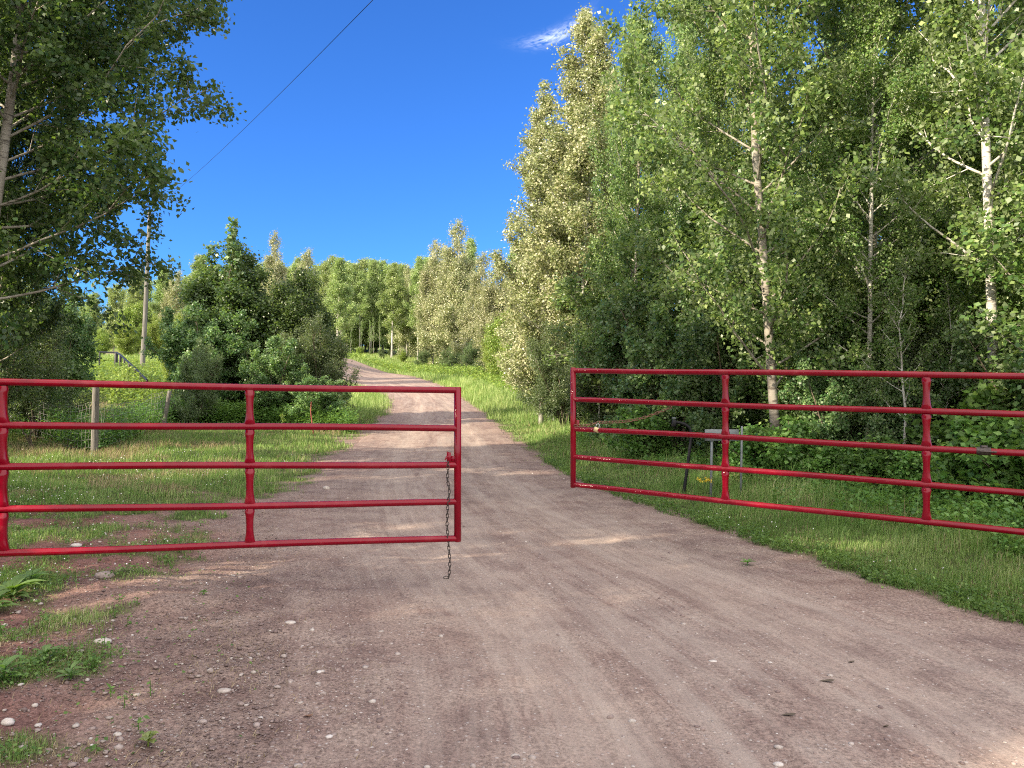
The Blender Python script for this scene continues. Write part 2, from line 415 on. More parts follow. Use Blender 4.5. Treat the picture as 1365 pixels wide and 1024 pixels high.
def paint_mat():
    m, t = mat('red_gate_paint'); g = NT(t); co = g.n('ShaderNodeTexCoord').outputs['Object']
    n = g.noise(co, 4, 6, .7); n2 = g.noise(co, 55, 3, .6)
    c = g.mix(g.ramp(n, [(.35, (0, 0, 0)), (.65, (1, 1, 1))]), (.185, .0006, .010), (.235, .0008, .013))
    c = g.mix(g.m('MULTIPLY', g.ramp(n, [(.58, (0, 0, 0)), (.75, (1, 1, 1))]), .10), c, (.40, .30, .25))
    c = g.mix(g.m('MULTIPLY', g.ramp(n2, [(.72, (0, 0, 0)), (.76, (1, 1, 1))]), .6), c, (.10, .04, .03))
    g.out(g.bsdf(c, g.m('MULTIPLY_ADD', n, .35, -.02), .36, n, .0004, .5)); return m
M['red'] = paint_mat()
M['chain'] = simple('chain_steel', (.10, .085, .075), .5, .7, .4, 40)
M['rust'] = simple('rusty_chain_steel', (.24, .13, .08), .7, .3, .5, 30)
M['brass'] = simple('padlock_brass', (.62, .47, .24), .4, .6, .2, 20)
M['steel'] = simple('shackle_steel', (.5, .5, .5), .35, .9, .2, 20)
M['black'] = simple('black_paint', (.012, .012, .014), .5, 0, .3, 8, .002, 0, .25)
M['weathered'] = simple('weathered_wood', (.19, .175, .155), .9, 0, .45, 5, .01, 0, .15, None, (6, 6, .6))
M['polewood'] = simple('pole_wood', (.19, .18, .16), .9, 0, .35, 3, .01, 0, .15, None, (6, 6, .4))
M['galv'] = simple('galvanised_sheet', (.17, .19, .19), .5, .5, .25, 10, .001)
M['wire'] = simple('fence_wire_steel', (.26, .25, .24), .6, .5, .3, 10)
M['stone'] = None
def stone_mat():
    m, t = mat('stone'); g = NT(t)
    a = g.attr('v').outputs['Fac']
    c = g.ramp(a, [(0, (.17, .125, .115)), (.3, (.28, .21, .185)), (.6, (.36, .30, .27)), (.85, (.48, .43, .38)), (1, (.58, .54, .5))])
    co = g.n('ShaderNodeTexCoord').outputs['Object']; n = g.noise(co, 35, 4, .6)
    c = g.mix(1, c, g.ramp(n, [(.3, (.7, .68, .66)), (.6, (1, 1, 1))]), 'MULTIPLY')
    g.out(g.bsdf(c, .8, .25, n, .004, .5)); return m
M['stone'] = stone_mat()
M['petal'] = simple('white_petal', (.75, .73, .70), .7, 0, .1, 30)
M['yellow'] = simple('yellow_petal', (.75, .55, .03), .6, 0, .2, 30)
M['asphalt'] = simple('grey_asphalt', (.20, .20, .20), .85, 0, .15, 3)
M['redstick'] = simple('red_stick_bark', (.30, .07, .05), .7, 0, .3, 20)

# ------------------------------------------------------------------ ground sheet
def graded(a, b, fine_lo, fine_hi, step, grow):
    mid = np.arange(fine_lo, fine_hi, step); lo = [fine_lo]; s = step
    while lo[-1] > a: s *= grow; lo.append(lo[-1] - s)
    hi = [mid[-1]]; s = step
    while hi[-1] < b: s *= grow; hi.append(hi[-1] + s)
    return np.concatenate([np.array(lo[1:])[::-1], mid, np.array(hi[1:])])
gx = graded(-420, 420, -6.5, 6.0, .045, 1.045)
gyv = graded(-60, 600, 2.4, 11.0, .045, 1.03)
X, Y = np.meshgrid(gx, gyv)
lat, hw = road_coord(X, Y)
Z = ground_z(X.ravel(), Y.ravel(), lat, hw)
gm, dr, dl = grass_mask(X, Y)
inside = -np.maximum(dr, dl)
Z = Z - 0.07 * ss(0.02, .35, inside)
ny, nx = X.shape
i, j = np.meshgrid(np.arange(ny - 1), np.arange(nx - 1), indexing='ij')
F = np.stack([i * nx + j, i * nx + j + 1, (i + 1) * nx + j + 1, (i + 1) * nx + j], -1).reshape(-1, 4)
mb = MB(); mb.add(np.stack([X.ravel(), Y.ravel(), Z], -1), F)
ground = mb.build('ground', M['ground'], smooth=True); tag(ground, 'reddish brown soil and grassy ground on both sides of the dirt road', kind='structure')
a = ground.data.attributes.new('grassy', 'FLOAT', 'POINT'); a.data.foreach_set('value', gm.astype(np.float32))
a = ground.data.attributes.new('offroad', 'FLOAT', 'POINT'); a.data.foreach_set('value', ss(.1, 2.0, -inside + .5 * fbm(X.ravel() * .9, Y.ravel() * .9, 15, 3)).astype(np.float32))
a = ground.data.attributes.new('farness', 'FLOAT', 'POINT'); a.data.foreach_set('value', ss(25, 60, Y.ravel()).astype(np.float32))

# ------------------------------------------------------------------ dirt road
def build_road():
    # rows follow the centre line; fine near the gate
    n = len(CS); al = [0.0]
    while al[-1] < ALONG[-1] - .5:
        yv = np.interp(al[-1], ALONG, CS[:, 1]); al.append(al[-1] + max(.045, .011 * max(yv, 0)) if yv > 1.5 else al[-1] + .3)
    al = np.array(al)
    rx, ry, lx_, ly_ = (np.interp(al, ALONG, q) for q in (RS[:, 0], RS[:, 1], LS[:, 0], LS[:, 1]))
    k = 121; t = np.linspace(0, 1, k)[None]; W = np.hypot(rx - lx_, ry - ly_)[:, None]; hwv = W[:, 0] / 2
    e0 = -.12 * fbm(al * 1.3, al * 0 + 3.3, 41, 4)[:, None] / W; e1 = 1 + .10 * fbm(al * 1.5, al * 0 + 8.3, 43, 4)[:, None] / W
    tt = e0 + (e1 - e0) * t
    Xr = lx_[:, None] + (rx - lx_)[:, None] * tt; Yr = ly_[:, None] + (ry - ly_)[:, None] * tt; L = (tt - .5) * W
    Zr = ground_z(Xr.ravel(), Yr.ravel()).reshape(Xr.shape) + .004
    Zr[:, 0] -= .03; Zr[:, -1] -= .03
    m_ = len(al); i, j = np.meshgrid(np.arange(m_ - 1), np.arange(k - 1), indexing='ij')
    F = np.stack([i * k + j, i * k + j + 1, (i + 1) * k + j + 1, (i + 1) * k + j], -1).reshape(-1, 4)
    mb = MB(); mb.add(np.stack([Xr, Yr, Zr], -1).reshape(-1, 3), F)
    o = mb.build('dirt_road', M['road'], smooth=True)
    a_ = o.data.attributes.new('core', 'FLOAT', 'POINT'); a_.data.foreach_set('value', ss(.0, 1.1, (hwv[:, None] - np.abs(L)) - .15 + .35 * fbm(Xr, Yr, 19, 3)).astype(np.float32).ravel())
    uvl = o.data.uv_layers.new(name='UVMap')
    uvv = np.stack([L, np.repeat(al[:, None], k, 1)], -1).reshape(-1, 2)
    uvl.data.foreach_set('uv', uvv[F.ravel()].astype(np.float32).ravel())
    tag(o, 'pinkish brown dirt road curving left between the open gates', kind='structure')
build_road()
# far paved road seen left of the bushes
mb = MB(); pts = [(-60, 56), (-40, 54.5), (-30, 53.5), (-22, 53), (-15, 54)]
P = spline(np.array(pts, float), 40); V = []
for x, y in P:
    for w in (-1.6, 0, 1.6): V.append((x, y + w, gz(x, y) + .08))
mb.add(V, [[q * 3 + r, q * 3 + r + 1, q * 3 + r + 4, q * 3 + r + 3] for q in range(39) for r in range(2)])
tag(mb.build('paved_road', M['asphalt']), 'grey paved road crossing behind the black railing', kind='structure')

# ------------------------------------------------------------------ leaves
def rnd_dirs(rg, n):
    v = rg.normal(size=(n, 3)); return v / np.linalg.norm(v, axis=1)[:, None]
def add_leaves(mb, rg, P, size, aspect=.7, up=.7, out=None, val=None, droop=.5, far=False):
    n = len(P); N = rnd_dirs(rg, n) + np.array([0, 0, up])
    if out is not None: N = N + .4 * out
    N /= np.linalg.norm(N, axis=1)[:, None]
    D = rnd_dirs(rg, n) + np.array([0, 0, -droop]); D -= (D * N).sum(1)[:, None] * N
    D /= np.linalg.norm(D, axis=1)[:, None] + 1e-9
    S = np.cross(D, N); l = (size * rg.uniform(.6, 1.25, n))[:, None]; w = l * aspect * .5
    f = l * rg.uniform(.0, .16, n)[:, None]
    V = np.stack([P, P + D * l * .42 + S * w + N * f, P + D * l, P + D * l * .42 - S * w + N * f], 1)
    F = np.arange(n * 4).reshape(-1, 4)
    mb.add(V.reshape(-1, 3), F, np.clip(rg.normal(.5, .25, n) if val is None else val, 0, 1))

class Tree:
    """trunk and crown meshes, shared by the copies"""
    def __init__(s, name, seed, H=14, r0=.13, cb=.25, Rc=2.6, nprim=46, nsec=7, leaf=.075, nleaf=42000, lmat='poplar',
                 bmat='bark', prof='poplar', elev=(25, 62), aspect=.75, sig=.13, wob=.12, stems=1, secl=.36, tube_sec=True, spread_=(.12, .5)):
        rg = np.random.default_rng(seed); s.name = name; s.H = H
        tb = MB(); cb_ = MB(); segs = []; wts = []
        for st in range(stems):
            az0 = rg.uniform(0, 6.28); spread = 0 if st == 0 else rg.uniform(*spread_)
            Hs = H * (1 if st == 0 else rg.uniform(.6, .98))
            K = 16; tz = np.linspace(0, 1, K)
            wx = np.cumsum(rg.normal(0, wob / K ** .5, K)) * tz + spread * Hs * tz * np.cos(az0) * (.6 + .4 * tz)
            wy = np.cumsum(rg.normal(0, wob / K ** .5, K)) * tz + spread * Hs * tz * np.sin(az0) * (.6 + .4 * tz)
            T = np.stack([wx, wy, tz * Hs], 1)
            rr = (r0 if stems == 1 else r0 * .6) * (1 - tz) ** .8 + .008; rr[0] *= 1.35
            tube(tb, T, rr, 10 if stems == 1 else 6)
            for i in range(max(3, nprim // stems)):
                t = cb + (1 - cb) * ((i + rg.uniform(0, 1)) / max(3, nprim // stems)) ** .92; t = min(t, .985)
                q = (t - cb) / (1 - cb)
                if prof == 'poplar': pf = (.55 + .6 * math.sin(min(1, q * 1.7 + .15) * math.pi * .5)) * (1 - q ** 1.6) + .10
                elif prof == 'dome': pf = math.sqrt(max(.10, 1 - q ** 3))
                elif prof == 'cone': pf = (1 - q) + .04
                elif prof == 'round': pf = math.sqrt(max(0, 1 - (q * 1.15 - .35) ** 2 * 1.1)) * (1 - .55 * q ** 2)
                else: pf = 1 - .6 * q
                L = max(.25, Rc * pf * rg.uniform(.55, 1.18)) * (1 if stems == 1 else .75)
                az = i * 2.4 + rg.uniform(-.5, .5); e = R(elev[0] + (elev[1] - elev[0]) * q + rg.uniform(-9, 9))
                p0 = np.array([np.interp(t, tz, T[:, k]) for k in range(3)])
                n = 7; u = np.linspace(0, 1, n)
                hx = L * u * math.cos(e); hz = L * u * math.sin(e) + L * .22 * u ** 2 * (1 if prof != 'cone' else -.6)
                bend = np.cumsum(rg.normal(0, .05 * L, n)) * u; azv = az + np.cumsum(rg.normal(0, .06, n))
                Pp = p0 + np.stack([hx * np.cos(azv), hx * np.sin(azv), hz + bend * .4], 1)
                br = min(.019, max(.006, np.interp(t, tz, rr) * .34))
                tube(tb, Pp, br * (1 - u) ** .7 + .004, 5, cap=False)
                segs.append((Pp[1], Pp[3])); wts.append(L * .10); segs.append((Pp[3], Pp[5])); wts.append(L * .16); segs.append((Pp[5], Pp[6])); wts.append(L * .2)
                for j in range(nsec):
                    uu = rg.uniform(.12, 1.0); p1 = np.array([np.interp(uu, u, Pp[:, k]) for k in range(3)])
                    tg = Pp[min(n - 1, int(uu * (n - 1)) + 1)] - Pp[max(0, int(uu * (n - 1)) - 1)]; tg /= np.linalg.norm(tg)
                    d = tg * rg.uniform(.5, 1.1) + rnd_dirs(rg, 1)[0] * .8 + np.array([0, 0, .15]); d /= np.linalg.norm(d)
                    l2 = L * secl * (1.15 - .55 * uu) * rg.uniform(.5, 1.3) + .1
                    p2 = p1 + d * l2 * .5; p3 = p2 + (d + np.array([0, 0, rg.uniform(-.35, .25)])) * l2 * .5
                    if tube_sec: tube(tb, [p1, p2, p3], [br * .38 + .002, br * .22 + .002, .002], 3, cap=False)
                    segs.append((p1 * .6 + p2 * .4, p2)); wts.append(l2 * .4); segs.append((p2, p3)); wts.append(l2)
        A = np.array([q[0] for q in segs]); B = np.array([q[1] for q in segs]); w = np.array(wts) * rg.uniform(.35, 1.5, len(wts)); w /= w.sum()
        k = rg.choice(len(A), nleaf, p=w); t = rg.uniform(0, 1.1, nleaf)[:, None]
        P = A[k] + (B[k] - A[k]) * t + np.clip(rg.normal(0, 1, (nleaf, 3)), -1.7, 1.7) * sig * (.5 + .7 * rg.uniform(0, 1, nleaf))[:, None]
        P[:, 2] = np.maximum(P[:, 2], .03)
        cval = rg.normal(0, .15, len(A))[k] + rg.normal(.47, .24, nleaf)
        o = P.copy(); o[:, 2] = 0; o /= np.linalg.norm(o, axis=1)[:, None] + .3
        add_leaves(cb_, rg, P, leaf, aspect, .55, o, cval)
        s.tm = tb.mesh('trunk', M[bmat], True); s.cm = cb_.mesh('crown', M[lmat])
    def place(s, x, y, scale=1.0, rz=0.0, tilt=(0, 0), label=None, cat='tree', group=None, sink=.06, sxy=None):
        e = empty(s.name, (x, y, gz(x, y) - sink), 0, label, cat, group)
        e.rotation_euler = (Matrix.Rotation(tilt[0], 3, 'Y') @ Matrix.Rotation(tilt[1], 3, 'X') @ Matrix.Rotation(rz, 3, 'Z')).to_euler()
        e.scale = (scale * (sxy or 1), scale * (sxy or 1), scale)
        for nm, me in (('trunk', s.tm), ('crown', s.cm)):
            c = link(bpy.data.objects.new(nm, me)); c.parent = e
        return e
    def px(s, px, Yd, topy=None, **k):
        """place with the base under photo column px at distance Yd; topy gives the crown top row"""
        x = xat(px, Yd); z = gz(x, Yd)
        if topy is not None: k['scale'] = max(.2, (at(px, topy, Yd).z - z) / (s.H * 1.03))
        return s.place(x, Yd, **k)

# ------------------------------------------------------------------ tree kinds
poplarA = Tree('poplar_tree', 1, H=14, r0=.075, cb=.10, Rc=2.8, nprim=64, nleaf=66000, leaf=.082)
poplarB = Tree('poplar_tree', 2, H=14, r0=.075, cb=.22, Rc=2.3, nprim=50, nleaf=44000, leaf=.08, bmat='bark_white')
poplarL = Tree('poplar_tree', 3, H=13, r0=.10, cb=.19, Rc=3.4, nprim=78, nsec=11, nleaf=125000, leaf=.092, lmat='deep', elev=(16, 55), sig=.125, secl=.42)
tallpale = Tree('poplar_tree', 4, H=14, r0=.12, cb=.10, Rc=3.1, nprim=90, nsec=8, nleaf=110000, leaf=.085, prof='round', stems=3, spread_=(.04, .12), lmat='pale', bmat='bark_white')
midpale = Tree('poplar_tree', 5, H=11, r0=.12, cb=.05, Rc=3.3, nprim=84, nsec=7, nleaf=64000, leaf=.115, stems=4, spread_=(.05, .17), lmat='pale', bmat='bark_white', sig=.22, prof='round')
midgreen = Tree('aspen_tree', 6, H=12, r0=.12, cb=.28, Rc=2.1, nprim=40, nsec=6, nleaf=26000, leaf=.14, lmat='far', bmat='bark_white', sig=.22)
fargreen = Tree('aspen_tree', 7, H=12, r0=.13, cb=.06, Rc=2.6, stems=3, spread_=(.04, .14), nprim=60, nsec=6, nleaf=34000, leaf=.17, lmat='far', bmat='bark_white', sig=.28, prof='round')
brightbush = Tree('willow_shrub', 8, H=5, r0=.07, cb=.04, Rc=2.4, nprim=54, nsec=7, nleaf=36000, leaf=.10, lmat='bright', bmat='bark_dark', sig=.2, prof='round', stems=5)
darkbush = Tree('leafy_shrub', 9, H=4.2, r0=.06, cb=.05, Rc=1.9, nprim=60, nsec=7, nleaf=34000, leaf=.095, lmat='dark', bmat='bark_dark', sig=.10, prof='dome', stems=5, aspect=.85, elev=(5, 50))
willow = Tree('willow_shrub', 10, H=4.2, r0=.05, cb=.04, Rc=2.0, nprim=70, nsec=8, nleaf=42000, leaf=.085, lmat='willow', bmat='bark_dark', sig=.11, prof='round', stems=7, aspect=.38, elev=(20, 70))
thicket = Tree('tall_shrub', 11, H=7, r0=.09, cb=.05, Rc=2.6, nprim=80, nsec=8, nleaf=60000, leaf=.12, lmat='dark', bmat='bark_dark', sig=.16, prof='round', stems=6, elev=(10, 60))
understory = Tree('sapling_tree', 12, H=5.5, r0=.045, cb=.12, Rc=1.6, nprim=44, nsec=6, nleaf=20000, leaf=.085, lmat='poplar', bmat='bark', sig=.12, prof='poplar')
spruce = Tree('spruce_tree', 13, H=12, r0=.14, cb=.06, Rc=2.0, nprim=150, nsec=6, nleaf=26000, leaf=.16, lmat='spruce', bmat='bark_dark', prof='cone', elev=(-18, 5), aspect=.25, sig=.07)
bushmass = Tree('tall_shrub', 17, H=6.6, r0=.10, cb=.03, Rc=2.2, nprim=150, nsec=9, nleaf=160000, leaf=.105, lmat='deep', bmat='bark_dark', sig=.2, prof='dome', stems=10, elev=(5, 65), spread_=(.06, .38))
herbbush = Tree('broadleaf_bush', 15, H=1.5, r0=.02, cb=.05, Rc=1.0, nprim=46, nsec=5, nleaf=5200, leaf=.10, lmat='herb', bmat='bark_dark', sig=.08, prof='round', stems=6, aspect=.8, elev=(10, 55))
pole = Tree('sapling_tree', 16, H=7, r0=.04, cb=.3, Rc=1.1, nprim=22, nsec=4, nleaf=3600, leaf=.08, lmat='poplar', bmat='bark_white', sig=.1, wob=.35)
sprig = Tree('sapling_tree', 14, H=8, r0=.03, cb=.62, Rc=.5, nprim=22, nsec=3, nleaf=620, leaf=.17, lmat='dark', bmat='bark_dark', sig=.06, prof='poplar', wob=.25, elev=(5, 45))
rng = random.Random(5)
def rz(): return rng.uniform(0, 6.28)

# ---- left foreground
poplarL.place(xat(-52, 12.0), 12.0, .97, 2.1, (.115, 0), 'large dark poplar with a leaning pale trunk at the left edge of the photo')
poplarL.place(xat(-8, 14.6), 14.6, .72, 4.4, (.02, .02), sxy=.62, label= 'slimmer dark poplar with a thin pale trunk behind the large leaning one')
poplarB.place(xat(-210, 13.0), 13.0, .95, 1.0, (.02, 0), 'poplar standing outside the large leaning poplar on the left')
willow.px(50, 19.5, 385, rz=.5, sxy=.9, label='grey green willow bush under the dark poplars beside the wire fence', cat='shrub')
willow.px(-20, 17.5, 380, rz=2.5, sxy=1.1, label='willow bush at the left edge under the leaning poplar', cat='shrub')
darkbush.px(20, 22.5, 372, rz=1.5, sxy=1.1, label='dark leafy bush behind the willow under the left poplars', cat='shrub')
darkbush.px(78, 23.5, 410, rz=3.1, sxy=.8, label='rounded dark bush left of the black railing', cat='shrub')
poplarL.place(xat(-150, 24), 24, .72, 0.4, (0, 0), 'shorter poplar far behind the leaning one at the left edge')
# ---- bush island left of the bend
bushmass.px(322, 30, 338, rz=.9, sxy=1.2, label='tall dark thicket in the middle of the bush group left of the bend', cat='shrub')
bushmass.px(400, 30.5, 372, rz=2.2, sxy=.98, label='right shoulder of dark bushes next to the road bend', cat='shrub')
willow.px(424, 28.5, 425, rz=1.1, sxy=1.05, label='dull grey green willow at the right foot of the bush group', cat='shrub')
darkbush.px(362, 27.0, 455, rz=.2, sxy=1.1, label='low dark bush in front of the tall thicket', cat='shrub')
darkbush.px(262, 27.5, 415, rz=3.9, sxy=1.0, label='dark bush at the left foot of the bush group', cat='shrub')
willow.px(262, 25.3, 455, rz=4.1, sxy=.8, label='thin willow with pale stems left of the dark thicket', cat='shrub')
brightbush.px(238, 33, 425, rz=4.9, sxy=.7, label='yellow green bush between the utility pole and the dark thicket', cat='shrub')
darkbush.px(425, 25.8, 505, rz=5.0, sxy=1.5, label='low glossy dark bush around the thin red stake', cat='shrub')
sprig.px(304, 29, 286, rz=1.0, label='sparse sapling tip sticking up above the dark thicket')
sprig.px(279, 29.5, 318, rz=2.6, label='shorter sparse sapling tip left of the tallest one above the thicket')
midpale.px(362, 58, 312, rz=1.1, sxy=.72, label='cream coloured poplar rising right behind the thicket top')
midpale.px(404, 60, 334, rz=2.1, sxy=.9, label='pale rounded poplar right of the cream one behind the thicket')
midpale.px(330, 62, 345, rz=2.9, sxy=.9, label='pale poplar hidden behind the top of the dark thicket')
midgreen.px(448, 74, 342, rz=.1, sxy=1.1, label='green aspen behind the right edge of the bush group')
# ---- far left meadow edge
midgreen.px(262, 68, 338, rz=.7, sxy=1.2, label='light green aspen above the yellow green bush beside the pole')
midpale.px(232, 64, 362, rz=3.3, sxy=1.0, label='grey pale tree right of the utility pole')
fargreen.px(176, 80, 358, rz=1.7, sxy=1.1, label='rounded light green tree behind the utility pole')
fargreen.px(150, 84, 378, rz=2.7, sxy=1.1, label='light green tree left of the utility pole')
midgreen.px(215, 88, 356, rz=2.0, sxy=1.3, label='green aspen between the pole and the grey pale tree')
fargreen.px(118, 88, 392, rz=.9, sxy=1.2, label='light green tree half hidden by the left poplars')
for q, (a_, d_, t_, lb) in enumerate([(165, 58, 432, 'sunlit yellow green bush directly behind the black railing'), (205, 59, 425, 'sunlit bush right of the utility pole foot'), (132, 62, 440, 'sunlit bush left of the black railing'), (182, 66, 408, 'taller sunlit bush behind the pole')]):
    brightbush.px(a_, d_, t_, rz=q * 1.3, sxy=1.1, label=lb, cat='shrub')
spruce.px(185, 105, 346, rz=0, sxy=.7, label='small dark spruce tip showing above the light green trees by the pole')
spruce.px(210, 112, 350, rz=1, sxy=.6, label='second dark spruce tip right of the first on the skyline')
# ---- far forest wall beyond the bend (alike, share a label)
for q in range(60):
    a_ = 345 + (q % 20) * 13.5 + rng.uniform(-6, 6); row = q // 20
    d_ = 112 + row * 8 + rng.uniform(-3, 5) - (a_ > 520) * 6
    top = np.interp(a_, [340, 400, 470, 530, 560, 640], [352, 356, 350, 358, 352, 350]) + rng.uniform(-9, 13) + row * -3
    (fargreen if row or q % 3 == 0 else midgreen).px(a_, d_, top, rz=rz(), sxy=rng.uniform(.85, 1.15), label='green aspen in the distant forest wall beyond the road bend', group='aspens in the distant forest wall')
for q, (a_, lb) in enumerate([(486, 'full leafy aspen closing the gap at the end of the road'), (500, 'second full leafy aspen closing the gap at the end of the road'), (470, 'leafy aspen just right of the bush group at the end of the road')]):
    fargreen.px(a_, 124 + q * 3, 372, rz=q + .5, sxy=1.5, label=lb)
for q, a_ in enumerate([452, 466, 480, 492, 497, 505, 520, 533, 549]):
    pole.px(a_, 107 + q % 3, 395 + (q * 37) % 40, rz=q, sxy=.6, label='thin white aspen stem in front of the distant forest wall', group='white stems before the distant forest wall')
for q in range(12):
    willow.px(455 + q * 13, 109, 462 + (q * 29) % 14, rz=q * 1.3, sxy=1.6, label='low green bush at the foot of the distant forest wall', cat='shrub', group='bushes at the foot of the distant forest wall')
for q in range(14):
    a_ = 90 + q * 21 + rng.uniform(-8, 8)
    fargreen.px(a_, 118 + rng.uniform(-4, 8), np.interp(a_, [90, 150, 330, 400], [400, 380, 356, 352]) + rng.uniform(-6, 10), rz=rz(), sxy=1.2, label='green aspen on the distant skyline left of the thicket', group='aspens on the left skyline')
# ---- sunlit pale poplars right of the bend
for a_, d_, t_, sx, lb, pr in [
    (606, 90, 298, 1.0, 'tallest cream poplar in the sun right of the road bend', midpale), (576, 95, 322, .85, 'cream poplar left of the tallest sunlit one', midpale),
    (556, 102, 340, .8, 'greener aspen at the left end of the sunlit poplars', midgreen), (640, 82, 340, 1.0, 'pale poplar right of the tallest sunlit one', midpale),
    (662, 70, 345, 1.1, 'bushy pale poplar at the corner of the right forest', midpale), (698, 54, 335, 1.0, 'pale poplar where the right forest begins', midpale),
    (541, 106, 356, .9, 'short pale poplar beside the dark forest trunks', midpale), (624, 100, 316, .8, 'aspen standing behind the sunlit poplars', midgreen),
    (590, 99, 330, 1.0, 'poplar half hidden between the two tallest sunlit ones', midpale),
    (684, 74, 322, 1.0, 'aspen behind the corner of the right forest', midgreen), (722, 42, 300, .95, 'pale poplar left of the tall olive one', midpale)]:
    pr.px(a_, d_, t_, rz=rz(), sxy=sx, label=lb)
for q, (a_, d_, t_, lb) in enumerate([(478, 101, 466, 'low pale bush at the far left of the bend verge'), (508, 98, 470, 'second low pale bush on the bend verge'), (536, 95, 468, 'third low pale bush on the bend verge'), (562, 92, 466, 'low bush under the left cream poplar'), (598, 88, 462, 'bush under the tallest cream poplar'), (632, 80, 455, 'bush under the pale poplar right of the tallest'), (660, 66, 445, 'bush with sunlit leaves at the forest corner'), (694, 50, 430, 'tall bush at the forest corner above the verge'), (716, 38, 440, 'sunlit bush on the shaded verge behind the right gate'), (676, 58, 420, 'tall sunlit bush between the corner poplars')]):
    (brightbush if q in (0, 2, 6, 7, 9) else willow).px(a_, d_, t_, rz=q, sxy=1.1 if q > 5 else 1.5, label=lb, cat='shrub')
# ---- right forest, front row
tallpale.px(768, 27, 14, rz=.4, sxy=1.15, label='tall olive poplar whose crown peaks highest against the sky')
tallpale.px(722, 30, 118, rz=3.4, sxy=1.15, label='lower olive poplar leaning out left of the tallest olive one')
poplarA.px(845, 20, 8, rz=2.2, sxy=.85, label='green poplar just right of the tall olive one')
poplarA.place(xat(1040, 13.0), 13.0, 1.0, 1.3, (-.085, 0), 'pale trunked poplar leaning left behind the right gate upright')
poplarA.px(955, 20.5, -60, rz=3.3, sxy=.85, label='leafy poplar left of the pale leaning trunk')
bigrough = poplarA.place(xat(1165, 14.6), 14.6, 1.18, 4.0, (-.01, 0), 'rough barked tall poplar near the middle of the right forest')
poplarB.px(1158, 12.6, -90, rz=2.7, sxy=.95, label='slim poplar just in front of the rough barked one')
poplarB.place(xat(1332, 10.7), 10.7, .95, 0.7, (-.045, 0), 'slender white trunked poplar near the right edge of the photo')
poplarB.px(1225, 16.0, -160, rz=5.1, sxy=.9, label='white trunked poplar between the rough one and the slender one')
poplarA.px(1100, 18.5, 30, rz=.9, sxy=.9, label='poplar behind the gap left of the rough barked one')
poplarB.px(1420, 12.5, -300, rz=2.4, label='white trunked poplar just outside the right edge')
poplarA.px(1480, 11.0, -350, rz=3.6, label='green poplar outside the right edge nearest the camera')
poplarB.px(905, 24, 30, rz=1.4, sxy=.9, label='white trunked poplar behind the dark shrub')
# ---- right forest, inner rows
wn_ = ['second', 'third', 'fourth']
inner = [(800, 34, 60), (850, 30, 20), (900, 36, -20), (950, 29, 60), (1010, 27, 120), (1050, 34, 150), (1100, 27, 110), (1150, 36, 160), (1190, 24, 60), (1235, 31, 100), (1275, 20.5, 60), (1310, 27, 60), (1345, 17, -60), (1375, 34, 40), (1400, 22, -60), (1450, 18, -260), (1500, 27, -150), (1540, 15, -350), (1600, 20, -250), (1650, 28, -180), (760, 40, 120), (1000, 44, 200), (1120, 46, 180), (1240, 45, 150), (1340, 46, 120), (1440, 42, 60)]
for q, (a_, d_, t_) in enumerate(inner):
    (poplarA, poplarB)[q % 2].px(a_ + rng.uniform(-6, 6), d_, t_ + rng.uniform(-20, 20), rz=rz(), sxy=rng.uniform(.85, 1.05), tilt=(rng.uniform(-.03, .03), 0), label='poplar standing inside the right forest behind the front trees', group='poplars inside the right forest')
